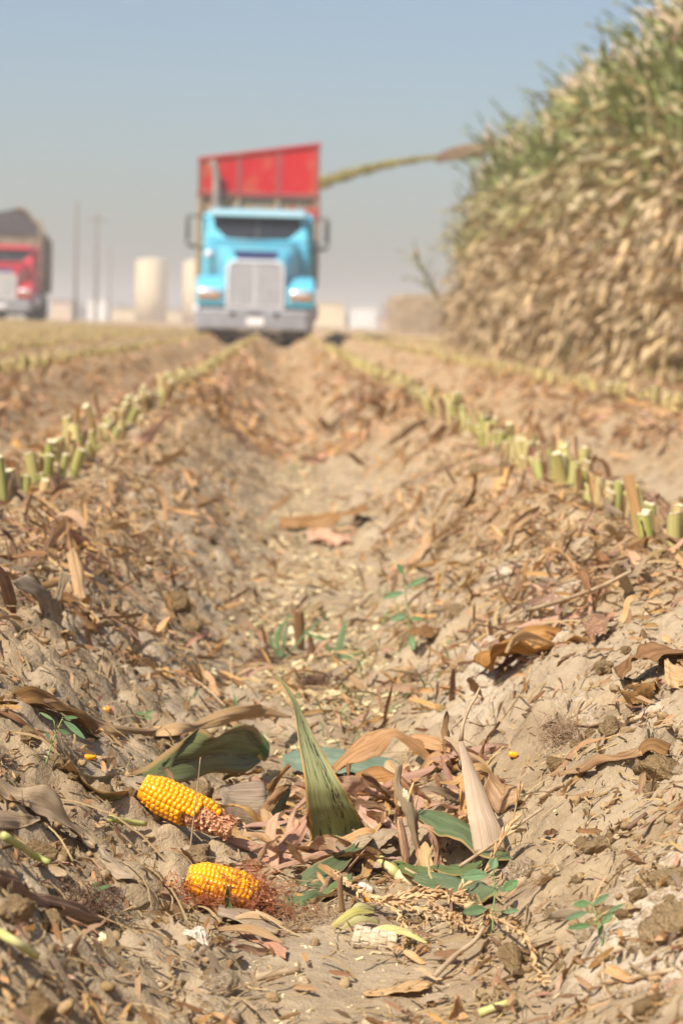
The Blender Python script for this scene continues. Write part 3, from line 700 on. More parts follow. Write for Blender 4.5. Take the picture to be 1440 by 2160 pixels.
# ------------------------------------------------------------------ far yard
def at_far(px, Y):
    p = A(px, 684 + (px - 590) * .026, Y); return p[0]
def tank(px, Y, diam, h, label):
    e = empty('storage_tank', (at_far(px, Y), Y, 0), label, 'tank', 'cream storage tanks beyond the field')
    r = diam / 2; b = MB(); b.lathe([(r, 0), (r, h * .5), (r, h), (r * .97, h + .12), (r * .5, h + .35), (.15, h + .45)], 36, 'z'); b.build('shell', M['cream'], e, True)
    b = MB(); b.lathe([(r + .06, h - .16), (r + .06, h - .02)], 36, 'z'); b.build('rim', M['cream'], e)
    b = MB()
    for s in (-1, 1): b.box(r * .55 + s * .22, -r * .87, h / 2, .05, .05, h)
    for k in range(int(h / .5)): b.box(r * .55, -r * .87, .4 + k * .5, .42, .04, .04)
    b.build('ladder', M['steel'], e)
tank(318, 310, 4.3, 8.3, 'tall cream storage tank standing alone left of the turquoise truck')
tank(412, 312, 3.6, 8.3, 'cream storage tank half hidden behind the turquoise truck')
def shed(name, x0, x1, Y, h, dep, mat, label, cat, roof=None, doors=0):
    a, c = at_far(x0, Y), at_far(x1, Y); w = c - a
    e = empty(name, ((a + c) / 2, Y, 0), label, cat)
    b = MB(); b.box(0, dep / 2, h / 2, w, dep, h); b.build('wall', mat, e, bevel=.05)
    b = MB(); b.box(0, dep / 2, h + .08, w + .3, dep + .3, .16); b.build('roof', roof or mat, e)
    for k in range(doors):
        b = MB(); b.box(-w / 2 + (k + .5) * w / doors, -.03, h * .45, w / doors * .55, .06, h * .8); b.build('door', M['white'] if mat is M['white'] else M['cream'], e)
    return e
shed('shipping_container', 184, 226, 255, 2.5, 6, M['white'], 'white container standing right of the utility poles', 'container', doors=2)
shed('low_shed', 106, 152, 265, 2.3, 8, M['pinkwall'], 'low pinkish shed between the red truck and the first pole', 'shed', doors=3)
shed('boundary_wall', 226, 420, 320, 1.75, .5, M['cream_wall'], 'long low cream wall behind the lone tank', 'wall')
shed('block_building', 655, 726, 255, 2.75, 9, M['cream_wall'], 'cream block building right behind the trailer of the turquoise truck', 'building', doors=1)
shed('white_shed', 740, 793, 250, 2.4, 6, M['white'], 'white shed right of the cream block building', 'shed', doors=1)
shed('boundary_wall', 796, 845, 330, 1.6, .5, M['pinkwall'], 'low pale wall between the white shed and the far corn', 'wall')
def pole(px, top, Y, label, arm):
    x = at_far(px, Y); h = .5 + (680 - top) / FPX * Y
    e = empty('utility_pole', (x, Y, 0), label, 'utility pole', 'wooden utility poles')
    b = MB(); b.tube([(0, 0, 0), (0, 0, h)], [.155, .12], 10); b.build('shaft', M['polewood'], e, True)
    if arm:
        b = MB(); b.box(0, -.15, h - .7, 2.2, .1, .12); ca = b.build('crossarm', M['polewood'], e)
        for s in (-.95, -.4, .4, .95):
            q = MB(); q.tube([(s, -.15, h - .64), (s, -.15, h - .5), (s, -.15, h - .44)], [.03, .05, .02], 6); q.build('insulator', M['steel'], ca)
pole(159, 440, 215, 'tallest utility pole, nearest to the red truck', False)
pole(202, 462, 228, 'middle utility pole rising above the white container', True)
pole(231, 530, 330, 'shortest and most distant utility pole', False)
# distant tree line
n = 2600
x = rng.uniform(-130, 140, n); hh = 2.2 + 2.0 * vnoise(x * .08, x * 0, 5)
pts = np.stack([x, 520 + rng.normal(0, 3, n), rng.random(n) * hh], -1)
lf = (np.array([(-.6, -.4, 0), (.6, -.3, .1), (.5, .4, 0), (-.5, .4, .1)]), [np.array([(0, 1, 2, 3)])], np.zeros((4, 2)))
q = rng.normal(0, 1, (n, 3)); q /= np.linalg.norm(q, axis=1)[:, None]
V, F, U, R = merge('t', lf, rot_basis(q, rng.random(n) * 6) * 1.0, pts, None)
tag(obj('distant_treeline', mesh_np('distant_treeline', V, F, M['farleaf_s'], U, R)), 'hazy grey green line of trees on the horizon', 'trees', kind='stuff')
# ------------------------------------------------------------------ corn
def dist_words(y): return 'close to the lens' if y < 1.95 else ('beside the broken cobs' if y < 2.3 else ('just beyond the broken cobs' if y < 3.2 else ('halfway up the near rows' if y < 4.5 else 'farther up the field')))
def arch_leaf(L, W, a0, droop, seed, n=10, twist=0.6, wav=0.02):
    """blade in the x-z plane from the origin: a0 start angle from vertical, bending by droop"""
    r = np.random.default_rng(seed); p = np.zeros(3); V = []; U = []; ph = r.random() * 6
    az = 0.0
    for i in range(n + 1):
        t = i / n; a = a0 + droop * t ** 1.3
        az += r.normal(0, .05)
        d = np.array((math.sin(a) * math.cos(az), math.sin(a) * math.sin(az), math.cos(a)))
        if i: p = p + d * L / n
        w = W * (math.sin(math.pi * min(1, (t * .9 + .16))) ** .7) * (1 - t ** 4) + .002
        s = unit(np.array((-math.sin(az), math.cos(az), 0))); nrm = np.cross(d, s)
        tw = twist * (t ** 1.5) * 2.2 * (1 if seed % 2 else -1)
        s2 = s * math.cos(tw) + nrm * math.sin(tw); n2 = np.cross(d, s2)
        for k in (-1, 0, 1):
            V.append(p + s2 * k * w / 2 + n2 * (abs(k) * .18 * w + wav * math.sin(ph + i * 1.7 + k) * abs(k)))
            U.append(((k + 1) / 2, t))
    F = [(i * 3 + k, i * 3 + k + 1, i * 3 + k + 4, i * 3 + k + 3) for i in range(n) for k in (0, 1)]
    return np.array(V), [np.array(F)], np.array(U)
LEAF = {'green': [], 'half': [], 'dry': []}
for s in range(6):
    LEAF['green'].append(arch_leaf(.60 + .04 * s, .036, .16 + .05 * s, .30 + .13 * s, 100 + s, twist=.2))
    LEAF['half'].append(arch_leaf(.60 + .04 * s, .030, .40 + .08 * s, 1.2 + .25 * s, 120 + s, twist=.5, wav=.03))
    LEAF['dry'].append(arch_leaf(.62 + .05 * s, .025, (1.2, 1.9, 2.2, 1.0, 2.4, 1.6)[s], (1.5, 1.0, .8, 1.2, .6, 1.3)[s], 140 + s, twist=.5, wav=.015))
LME = {k: [mesh_np('corn_leaf_' + k, *v[:2], M['corn_' + k], v[2]) for v in vs] for k, vs in LEAF.items()}
def stalk_mesh(h, lean):
    b = MB(); pts = []; rr = []
    for i in range(9):
        t = i / 8; pts.append((lean * t * t, 0, h * t)); rr.append(.014 * (1 - .6 * t))
    b.tube(pts, rr, 6); return b.mesh('stalk', M['corn_stalk'], True)
STALK = [stalk_mesh(2.12, l) for l in (0, .08, -.1, .05)]
def tassel_mesh(seed):
    r = np.random.default_rng(seed); b = MB()
    for k in range(8):
        a = r.random() * 6.28; sp = .05 if k == 0 else r.uniform(.08, .2); L = r.uniform(.2, .34)
        b.tube([(0, 0, 0), (math.cos(a) * sp * .4, math.sin(a) * sp * .4, L * .55), (math.cos(a) * sp, math.sin(a) * sp, L * (.95 - sp))], [.005, .011, .004], 4)
    return b.mesh('tassel', M['tassel_far'], True)
TASSEL = [tassel_mesh(s) for s in range(3)]
b = MB(); b.lathe([(.012, 0), (.028, .05), (.033, .11), (.026, .19), (.008, .26), (.002, .28)], 8, 'z'); EAR = b.mesh('ear', M['husk'], True)
def leaf_plan(r, far=False):
    """(height, kind, azimuth, scale, variant) of every blade of one plant"""
    out = []; base = r.random() * 6.28; z = .22
    while z < 2.08:
        side = len(out) % 2
        zz = z + r.normal(0, .05)
        kind = 'dry' if zz < r.uniform(1.0, 1.55) else ('half' if zz < r.uniform(1.2, 1.8) else 'green')
        out.append((z, kind, base + side * math.pi + r.normal(0, .6), r.uniform(.75, 1.2) * (1 if z < 1.75 else .78), int(r.integers(6))))
        z += r.uniform(.052, .088)
    return out
corn_rows = [(2.60, 10.9, 32.4, .152), (3.5, 13.5, 34.5, .16)]
n_ind = 0
LBL = {0: 'green topped corn plant of the outer row', 1: 'corn plant half hidden behind the outer row'}
def stretch(y): return 'at the end nearest the camera' if y < 15 else ('in the middle stretch' if y < 24 else 'toward the far end by the harvester spout')
for ri, (rx, y0, y1, dy) in enumerate(corn_rows):
    y = y0
    while y < y1 and n_ind < 296:
        r = np.random.default_rng(5000 + n_ind)
        x = rx + r.normal(0, .03); yy = y + r.normal(0, .02)
        sc = r.uniform(.95, 1.12) * (1 - .30 * float(sstep(26.3, 33.2, np.array(y)))) * (1 if ri == 0 else .97)
        e = empty('corn_plant', (x, yy, float(gz(x, yy)) - .02), LBL[ri] + ' ' + stretch(y), 'corn plant', ('corn plants of the outer row ', 'corn plants of the second row ')[ri] + stretch(y), rz=r.random() * 6.28)
        e.scale = (sc, sc, sc); e.rotation_euler[0] = r.normal(0, .05); e.rotation_euler[1] = r.normal(0, .05)
        obj('stalk', STALK[int(r.integers(4))], e)
        t = obj('tassel', TASSEL[int(r.integers(3))], e, (0, 0, 2.1)); t.rotation_euler = (r.normal(0, .12), r.normal(0, .12), 0)
        if r.random() < .8:
            q = obj('ear', EAR, e, (0, 0, r.uniform(.85, 1.15))); q.rotation_euler = (r.uniform(.3, 1.9), 0, r.random() * 6.28)
        for (z, kind, az, s, v) in leaf_plan(r):
            lf_ = obj('leaf', LME[kind][v], e, (0, 0, z)); lf_.rotation_euler = (0, 0, az); lf_.scale = (s, s, s)
        n_ind += 1; y += dy
# one plant bent over into the gap at the end of the outer row
r = np.random.default_rng(77)
e = empty('corn_plant', (2.62, 32.6, float(gz(2.62, 32.6)) - .02), 'bent corn plant leaning out into the gap at the far end of the outer row', 'corn plant', 'corn plants of the outer row'); e.rotation_euler = (.1, -.52, .2); e.scale = (.7, .7, .7)
obj('stalk', STALK[1], e); obj('tassel', TASSEL[0], e, (0, 0, 2.1))
for (z, kind, az, s, v) in leaf_plan(r):
    lf_ = obj('leaf', LME['green' if z > 1.1 else 'dry'][v], e, (0, 0, z)); lf_.rotation_euler = (0, 0, az); lf_.scale = (s, s, s)
LOW = {'green': [arch_leaf(.60 + .04 * s, .036, .16 + .05 * s, .30 + .13 * s, 100 + s, n=5, twist=.2) for s in range(6)],
       'half': [arch_leaf(.60 + .04 * s, .034, .40 + .08 * s, 1.2 + .25 * s, 120 + s, n=5, twist=.5) for s in range(6)],
       'dry': [arch_leaf(.62 + .05 * s, .03, (1.2, 1.9, 2.2, 1.0, 2.4, 1.6)[s], (1.5, 1.0, .8, 1.2, .6, 1.3)[s], 140 + s, n=5, twist=.5) for s in range(6)]}
# deeper rows as one mass
parts_g, parts_d, parts_s = [], [], []
stalk_t = (np.array([(.012, 0, 0), (-.006, .01, 0), (-.006, -.01, 0), (.006, 0, 2.1), (-.003, .005, 2.1), (-.003, -.005, 2.1)]), [np.array([(0, 1, 4, 3), (1, 2, 5, 4), (2, 0, 3, 5)])], np.array([(0, 0), (.5, 0), (1, 0), (0, 1), (.5, 1), (1, 1)], float))
acc = {}
for k in range(6):
    rx = 4.45 + .98 * k
    y = 17 + 3.5 * k
    while y < 35:
        r = np.random.default_rng(int(9000 + 997 * k + y * 31))
        x = rx + r.normal(0, .04); z0 = float(g_smooth(np.array(x), np.array(y)))
        acc.setdefault(('stalk', 0), []).append((x, y, z0, r.random() * 6, 1.0))
        for (z, kind, az, s, v) in leaf_plan(r):
            if z > .5: acc.setdefault((kind, v), []).append((x, y, z0 + z, az, s))
        y += .17
# the corn that goes on beyond the cut, behind the harvester
for k in range(7):
    rx = 9.2 + .98 * k; y = 35.0
    while y < 60:
        r = np.random.default_rng(int(19000 + 997 * k + y * 31))
        x = rx + r.normal(0, .04); z0 = float(g_smooth(np.array(x), np.array(y)))
        for (z, kind, az, s, v) in leaf_plan(r):
            if z > .3: acc.setdefault((kind, v), []).append((x, y, z0 + z, az, s))
        y += .5
def yaw_mats(a, s):
    c, sn = np.cos(a) * s, np.sin(a) * s; o = np.zeros(len(a))
    return np.stack([np.stack([c, -sn, o], -1), np.stack([sn, c, o], -1), np.stack([o, o, s], -1)], -2)
gp, dp = [], []
for (kind, v), rows in acc.items():
    a = np.array(rows); tm = stalk_t if kind == 'stalk' else LOW[kind][v]
    (gp if kind == 'green' else dp).append(merge('c', tm, yaw_mats(a[:, 3], a[:, 4]), a[:, :3], None))
V, F, U, R = join_parts(gp); tag(obj('corn_stand_tops', mesh_np('corn_stand_tops', V, F, M['corn_green_s'], U, R)), 'green upper leaves of the deeper corn rows', 'corn stand', kind='stuff')
V, F, U, R = join_parts(dp); tag(obj('corn_stand', mesh_np('corn_stand', V, F, M['corn_dry_s'], U, R)), 'dry leaves and stalks of the deeper corn rows', 'corn stand', kind='stuff')
# far block of standing corn across the field
n = 12000
x = rng.uniform(6.7, 22, n); yb = rng.uniform(132, 150, n); z = rng.random(n) ** .75 * 2.5
keep = z < 2.4 - .25 * sstep(7.4, 6.9, x); x, yb, z = x[keep], yb[keep], z[keep]; n = len(x)
tm = LOW['dry'][2]
V, F, U, R = merge('f', (tm[0][::1], tm[1], tm[2]), yaw_mats(rng.random(n) * 6.28, np.full(n, .9)), np.stack([x, yb, z + .15], -1), None)
tag(obj('far_corn_block', mesh_np('far_corn_block', V, F, M['far_corn'], U, R)), 'hazy brown block of standing corn far across the field', 'corn stand', kind='stuff')

# ------------------------------------------------------------------ cut stalk stubs along the rows
def stub_parts(seed):
    r = np.random.default_rng(seed); h = r.uniform(.045, .092); rad = r.uniform(.0085, .0120); N = 10
    tilt = r.uniform(-.35, .35); ta = r.random() * 6.28; rings = []; U = []
    zs = [-.03, h * .25, h * .6, 1]
    bend = r.normal(0, .006)
    for j, zz in enumerate(zs):
        for k in range(N):
            a = 2 * math.pi * k / N; rr = rad * (1.12 if j == 0 else (1.0, 1.06, .98, 1.0)[j]) * (1 + .07 * math.cos(2 * a + seed))
            z = zz if j < 3 else h + tilt * rad * math.cos(a - ta) * 1.3 + r.normal(0, .0015)
            rings.append((rr * math.cos(a) + bend * (j / 3) ** 2, rr * math.sin(a), z)); U.append((k / N, j / 3))
    F = [(j * N + k, j * N + (k + 1) % N, (j + 1) * N + (k + 1) % N, (j + 1) * N + k) for j in range(3) for k in range(N)]
    body = (np.array(rings), [np.array(F)], np.array(U))
    top = np.array(rings[3 * N:]); c = top.mean(0); inner = c + (top - c) * .93 + np.array((0, 0, .0006)); mid = c + (top - c) * .5 + r.normal(0, .0012, (N, 3)) + np.array((0, 0, .002))
    cv = np.concatenate([inner, mid, [c + np.array((0, 0, -.001))]])
    cf4 = np.array([(k, (k + 1) % N, N + (k + 1) % N, N + k) for k in range(N)]); cf3 = np.array([(N + k, N + (k + 1) % N, 2 * N) for k in range(N)])
    cut = (cv, [cf4, cf3], np.zeros((2 * N + 1, 2)))
    # torn dry sheath clasping one side
    sv, su = [], []; a0 = r.random() * 6.28; hh = h * r.uniform(.55, 1.25)
    for i in range(6):
        t = i / 5
        for k in range(5):
            a = a0 + (k - 2) * .34 * (1 - .45 * t * abs(math.sin(seed * 1.7))); rr = rad * 1.12 + .006 * t ** 2.2 * (1 + .7 * math.sin(k * 2 + seed))
            sv.append((rr * math.cos(a), rr * math.sin(a), -.02 + (hh + .02) * t + r.normal(0, .002) * t)); su.append((k / 4, t))
    sf = np.array([(i * 5 + k, i * 5 + k + 1, i * 5 + k + 6, i * 5 + k + 5) for i in range(5) for k in range(4)])
    return body, cut, (np.array(sv), [sf], np.array(su))
SB = [stub_parts(s) for s in range(8)]
SBM = [(mesh_np('stalk', s[0][0], s[0][1], M['stub'], s[0][2]), mesh_np('cut_face', s[1][0], s[1][1], M['pith'], s[1][2], smooth=False), mesh_np('sheath', s[2][0], s[2][1], M[('dry_tan', 'dry_brown', 'dry_grey', 'dry_pink')[k % 4]], s[2][2])) for k, s in enumerate(SB)]
cand = []
for k in range(-34, 3):
    rx = ROW0 + GAP * k
    y = 2.78 + (k * .37) % .13
    r = np.random.default_rng(700 + k)
    while y < 75:
        x = rx + r.normal(0, .014)
        if r.random() < .9: cand.append((y, x, k, r.random()))
        y += r.uniform(.02, .062) * (1 if y < 25 else 2.6)
def in_view(x, y, mg=1.06):
    p = ROT.T  # world->camera columns
    d = np.array((x, y, .2)) - EYE; c = ROT @ d if False else np.array([np.dot(ROT[:, i], d) for i in range(3)])
    u = 720 + FPX * c[0] / -c[2]
    return -60 < u < 1500
cand.sort()
vis = [c for c in cand if in_view(c[1], c[0])]
ind = vis[:280]; inds = set(ind)
def sdist(y): return 'first at the picture edge' if y < 3.6 else ('where single stubs are still clear' if y < 5.5 else ('where the stubs run together' if y < 9 else 'far up toward the trucks'))
place = {-1: 'in the row left of the furrow', 0: 'in the row right of the furrow', 1: 'in the second row to the right', -2: 'in the second row to the left', 2: 'at the foot of the standing corn'}
for i, (y, x, k, q) in enumerate(ind):
    r = np.random.default_rng(int(q * 1e6)); v = int(r.integers(8)); pl = place.get(k, 'in the outer rows to the left')
    e = empty('corn_stub', (x, y, float(gz(x, y)) - .008), 'cut corn stub ' + pl + ', ' + sdist(y), 'corn stub', 'cut corn stubs ' + pl + ', ' + sdist(y), rz=r.random() * 6.28)
    s = r.uniform(.8, 1.15); e.scale = (s, s, s * r.uniform(.75, 1.1)); e.rotation_euler[0] = r.normal(0, .14); e.rotation_euler[1] = r.normal(0, .14)
    for nm, me in zip(('stalk', 'cut_face', 'sheath'), SBM[v]): 
        if nm != 'sheath' or r.random() < .95: obj(nm, me, e)
rest = [c for c in cand if c not in inds and (abs(c[1]) < c[0] * .35 + 2)]
a = np.array([(c[1], c[0], c[3]) for c in rest]); a3 = gz(a[:, 0], a[:, 1]) - .008
bp_, cp_ = [], []
def far_stub(seed):
    r = np.random.default_rng(seed); N = 6; h, rad = r.uniform(.05, .085), r.uniform(.0095, .0125); V = []
    for z in (-.02, h):
        for k in range(N): V.append((rad * math.cos(k * math.pi / 3), rad * math.sin(k * math.pi / 3), z + (r.normal(0, .003) if z > 0 else 0)))
    body = (np.array(V), [np.array([(k, (k + 1) % N, N + (k + 1) % N, N + k) for k in range(N)])], np.array([(k / N, j) for j in (0, 1) for k in range(N)], float))
    top = np.array(V[N:]) + np.array((0, 0, .0008))
    return body, (top, [np.array([(0, 1, 2, 3), (0, 3, 4, 5)])], np.zeros((N, 2)))
FS = [far_stub(s) for s in range(8)]
vi = (a[:, 2] * 8).astype(int)
for v in range(8):
    s = vi == v; L3 = np.stack([a[s, 0], a[s, 1], a3[s]], -1); mm = yaw_mats(a[s, 2] * 900, .8 + .4 * ((a[s, 2] * 77) % 1)); rr = (a[s, 2] * 53) % 1
    bp_.append(merge('x', FS[v][0], mm, L3, None, rr)); cp_.append(merge('x', FS[v][1], mm, L3, None, rr))
V, F, U, R = join_parts(bp_); tag(obj('distant_stubble', mesh_np('distant_stubble', V, F, M['stub_s'], U, R)), 'cut corn stubs of the far rows', 'stubble', kind='stuff')
V, F, U, R = join_parts(cp_); tag(obj('distant_stubble_tops', mesh_np('distant_stubble_tops', V, F, M['chip_s'], U, R)), 'pale cut tops of the far corn stubs', 'stubble', kind='stuff')
# ------------------------------------------------------------------ clods, litter, chips
import bmesh
def ico(sub, seed, rough=.22, flat=.75):
    bm = bmesh.new(); bmesh.ops.create_icosphere(bm, subdivisions=sub, radius=1.0)
    V = np.array([v.co[:] for v in bm.verts]); F = np.array([[l.index for l in f.verts] for f in bm.faces]); bm.free()
    r = np.random.default_rng(seed)
    for k in range(7):                                    # broken faces
        d = unit(r.normal(0, 1, 3)); c = r.uniform(.55, .85); q = V @ d
        V = V - np.maximum(0, q - c)[:, None] * d * .85
    fq = 1.9
    nz = fbm(V[:, 0] * fq + seed + V[:, 2] * 1.3, V[:, 1] * fq - V[:, 2], 1.0, 4, seed, .6)
    V = V * (1 + rough * nz)[:, None] * np.array((r.uniform(.8, 1.25), r.uniform(.8, 1.1), flat))
    return V, [F], np.zeros((len(V), 2))
def sample_view(n, y0, y1, pw=1.5, mg=1.38, want=None, r=None):
    """points on the field inside the view and a margin beside it"""
    r = r or rng; xs, ys = np.zeros(0), np.zeros(0)
    while len(xs) < n:
        u = r.random(n * 2); e = 1 - pw
        y = (y0 ** e + u * (y1 ** e - y0 ** e)) ** (1 / e) if abs(e) > 1e-6 else y0 * (y1 / y0) ** u
        hw = y * .155 * mg + .06; x = y * .027 + r.uniform(-1, 1, n * 2) * hw
        ok = np.ones(len(x), bool) if want is None else r.random(len(x)) < want(x, y)
        xs = np.concatenate([xs, x[ok]]); ys = np.concatenate([ys, y[ok]])
    return xs[:n], ys[:n]
def signed_row(x):
    u = (x - ROW0) / GAP; return (u - np.round(u)) * GAP
def near_row(x): return (1 - sstep(.10, .38, np.abs(signed_row(x)))) * (.25 + .75 * sstep(.03, .09, np.abs(signed_row(x))))
def where_words(x, y):
    if abs(x - .066) < .13: s = 'in the furrow bottom'
    elif x < -.55: s = 'left of the left stub row'
    elif x > .70: s = 'right of the right stub row'
    elif x < .066: s = 'on the left furrow slope'
    else: s = 'on the right furrow slope'
    return s

# clods one by one
CLOD = [mesh_np('soil_clod', *ico(4, 40 + s, .42, .8)[:2], M['clod']) for s in range(9)]
cx_, cy_ = sample_view(230, 1.62, 5.5, 1.7, want=lambda x, y: .25 + .75 * sstep(.05, .16, np.abs(x - .066)) * (1 - .6 * near_row(x)))
cz_ = gz(cx_, cy_)
for i in range(len(cx_)):
    r = np.random.default_rng(300 + i); s = .0055 + .0105 * r.random() ** 2.4
    s *= 1 + .25 * max(0, cy_[i] - 2)
    if cy_[i] < 1.95: s = min(s, .0085)
    o = obj('soil_clod', CLOD[int(r.integers(9))], None, (cx_[i], cy_[i], cz_[i] + s * .12)); o.scale = (s, s, s * r.uniform(.8, 1.1)); o.rotation_euler = (r.normal(0, .4), r.normal(0, .4), r.random() * 6.28)
    w = where_words(cx_[i], cy_[i]); d = dist_words(cy_[i])
    tag(o, 'dry tan soil clod %s, %s' % (w, d), 'soil clod', 'soil clods %s %s' % (w, d))
def clod_stuff(name, n, y0, y1, smin, smax, pw, sub=2):
    ps = []
    for v in range(5):
        x, y = sample_view(n // 5, y0, y1, pw, want=lambda x, y: .12 + .88 * sstep(.05, .2, np.abs(x - .066)) * (.3 + .7 * sstep(.35, .6, vnoise(x * 7, y * 7, 55))))
        s = smin + (smax - smin) * rng.random(len(x)) ** 2.5
        q = rng.normal(0, .5, (len(x), 3)) + np.array((0, 0, 1)); q /= np.linalg.norm(q, axis=1)[:, None]
        ps.append(merge('k', ico(sub, 80 + v, .5), rot_basis(q, rng.random(len(x)) * 6.28) * s[:, None, None], np.stack([x, y, gz(x, y) + s * .3], -1), None))
    V, F, U, R = join_parts(ps)
    tag(obj(name, mesh_np(name, V, F, M['crumb'], U, R)), 'small crumbs of dry soil', 'soil crumbs', kind='stuff')
clod_stuff('soil_crumbs', 2400, 1.28, 4.0, .0016, .0065, 1.6, 2)
clod_stuff('coarse_crumbs', 2500, 3.3, 12, .004, .014, 1.4, 1)

# dry leaf litter
def litter_leaf(seed, L, W, n=14, m=4, curl=1.0, rag=.25):
    r = np.random.default_rng(seed); V = []; U = []
    p = np.zeros(3); a = r.normal(0, .35); yaw = 0; ph = r.random(4) * 6.28; bank = r.normal(0, .5); cup = r.uniform(-.55, .75)
    c1, c2 = r.normal(0, .16 * curl), r.normal(0, .10 * curl); tw = r.normal(0, .16 * curl)
    for i in range(n + 1):
        t = i / n; a += c1 * math.sin(ph[0] + t * 5) + c2 * math.sin(ph[1] + t * 11); a = max(-.9, min(.9, a)); yaw += r.normal(0, .06); bank += tw + r.normal(0, .06)
        d = np.array((math.cos(a) * math.cos(yaw), math.cos(a) * math.sin(yaw), math.sin(a)))
        if i: p = p + d * L / n
        s = unit(np.cross((0, 0, 1), d)); nn = np.cross(d, s)
        s2 = s * math.cos(bank) + nn * math.sin(bank); n2 = np.cross(d, s2)
        w = W * (.35 + .65 * math.sin(math.pi * (t * .85 + .1)) ** .8) * (1 + rag * r.normal(0, .35))
        if i in (0, n): w *= r.uniform(.3, .9)
        for k in range(m + 1):
            q = k / m * 2 - 1
            V.append(p + s2 * q * w / 2 * (1 - .25 * abs(cup) * q * q) + n2 * (cup * q * q * w * .5 + .10 * W * math.sin(ph[2] + q * 4 + t * 9) + .05 * W * math.sin(ph[3] + t * 23 + q * 2)))
            U.append((k / m, t))
    V = np.array(V); V[:, :2] -= V[:, :2].mean(0); V[:, 2] -= np.percentile(V[:, 2], 25)
    F = np.array([(i * (m + 1) + k, i * (m + 1) + k + 1, (i + 1) * (m + 1) + k + 1, (i + 1) * (m + 1) + k) for i in range(n) for k in range(m)])
    return V, [F], np.array(U)
KIND = ('tan', 'brown', 'pink', 'grey')
LIT = {}
for ki, kd in enumerate(KIND):
    LIT[kd] = [litter_leaf(400 + ki * 20 + s, 1.0, .13 + .04 * (s % 4)) for s in range(6)]
LITM = {kd: [mesh_np('dry_leaf', *v[:2], M['dry_' + kd], v[2]) for v in vs] for kd, vs in LIT.items()}
lx, ly = sample_view(165, 1.75, 8.5, 1.35, want=lambda x, y: np.where((y < 2.12) & (x > -.12) & (x < .26), 0.0, np.where(y < 2.4, .10 + .3 * near_row(x), .10 + .9 * near_row(x) ** .8)))
WORD = {'tan': 'tan', 'brown': 'rust brown', 'pink': 'pinkish', 'grey': 'grey brown'}
for i in range(len(lx)):
    r = np.random.default_rng(1300 + i); kd = KIND[int(r.choice(4, p=(.40, .40, .09, .11)))]
    L = r.uniform(.04, .12) * (1 + .12 * max(0, ly[i] - 2.2)); L = min(L, .20)
    n3 = gnormal(lx[i:i + 1], ly[i:i + 1]); Rm = rot_basis(n3, np.array([r.random() * 6.28]), np.array([r.normal(0, .15)]), np.array([r.normal(0, .25)]))[0]
    w = where_words(lx[i], ly[i]); d = dist_words(ly[i])
    o = obj('dry_leaf', LITM[kd][int(r.integers(6))])
    o.matrix_world = Matrix.Translation((lx[i], ly[i], float(gz(lx[i], ly[i])) + .012)) @ Matrix(Rm.tolist()).to_4x4() @ Matrix.Diagonal((L, L * r.uniform(.7, 1.2), L, 1))
    tag(o, '%s dry leaf scrap %s, %s' % (WORD[kd], w, d), 'dry leaf', '%s leaf scraps %s %s' % (WORD[kd], w, d))
def leaf_stuff(name, n, y0, y1, l0, l1, pw, want, kinds=KIND, probs=(.42, .33, .12, .13), lift=.006, lowres=True, tilt=.25, wmul=1.0):
    for ki, kd in enumerate(kinds):
        ps = []; nn = int(n * probs[ki])
        for v in range(4):
            x, y = sample_view(max(4, nn // 4), y0, y1, pw, want=want)
            s = l0 + (l1 - l0) * rng.random(len(x)) ** 2
            T = litter_leaf(600 + ki * 10 + v, 1.0, (.16 + .05 * v) * wmul, 5 if lowres else 9, 2)
            R3 = rot_basis(gnormal(x, y), rng.random(len(x)) * 6.28, rng.normal(0, tilt, len(x)), rng.normal(0, tilt * 1.4, len(x)))
            ps.append(merge('l', T, R3 * s[:, None, None], np.stack([x, y, gz(x, y) + lift * rng.random(len(x)) + .001], -1), None))
        V, F, U, R = join_parts(ps)
        tag(obj(name, mesh_np(name, V, F, M['dry_' + kd + '_s'], U, R)), '%s shredded leaf litter strewn over the soil' % WORD[kd], 'leaf litter', kind='stuff')
wr = lambda x, y: .24 + .76 * near_row(x) ** .7
bare = lambda x, y: 1 - .95 * np.exp(-(((x - 0.04) / 0.055) ** 2 + ((y - 1.70) / 0.13) ** 2) ** 2)
wall = lambda x, y: np.where(np.abs(x - .066) < .12, .75, .55 + .45 * near_row(x)) * bare(x, y)
leaf_stuff('fine_litter', 7600, 1.28, 5.5, .006, .030, 1.5, wall)
leaf_stuff('leaf_litter', 11500, 2.7, 11, .012, .075, 1.3, wr, probs=(.50, .22, .10, .18), tilt=.32, lift=.012, wmul=.55)
leaf_stuff('far_litter', 13000, 8, 60, .04, .16, 1.25, lambda x, y: .35 + .65 * near_row(x), tilt=.3, lift=.015, wmul=.8)
# husks heaped between the cobs and the seedling
px_ = rng.uniform(-.03, .21, 90); py_ = rng.uniform(2.04, 2.34, 90)
for i in range(90):
    r = np.random.default_rng(3300 + i); kd = KIND[int(r.choice(4, p=(.38, .22, .26, .14)))]; L = r.uniform(.035, .085)
    Rm = rot_basis(np.array([[0, -.35, 1.0]]) / 1.06, np.array([r.random() * 6.28]), np.array([r.normal(0, .3)]), np.array([r.normal(0, .45)]))[0]
    o = obj('dry_leaf', LITM[kd][int(r.integers(6))])
    o.matrix_world = Matrix.Translation((px_[i], py_[i], float(gz(px_[i], py_[i])) + r.uniform(.006, .018))) @ Matrix(Rm.tolist()).to_4x4() @ Matrix.Diagonal((L, L * r.uniform(.9, 1.5), L, 1))
    w = 'left of the upright leaf' if px_[i] < .0 else ('around the foot of the upright leaf' if px_[i] < .07 else 'below the arching brown leaf')
    tag(o, '%s husk scrap heaped %s' % (WORD[kd], w), 'dry leaf', '%s husk scraps %s' % (WORD[kd], w))
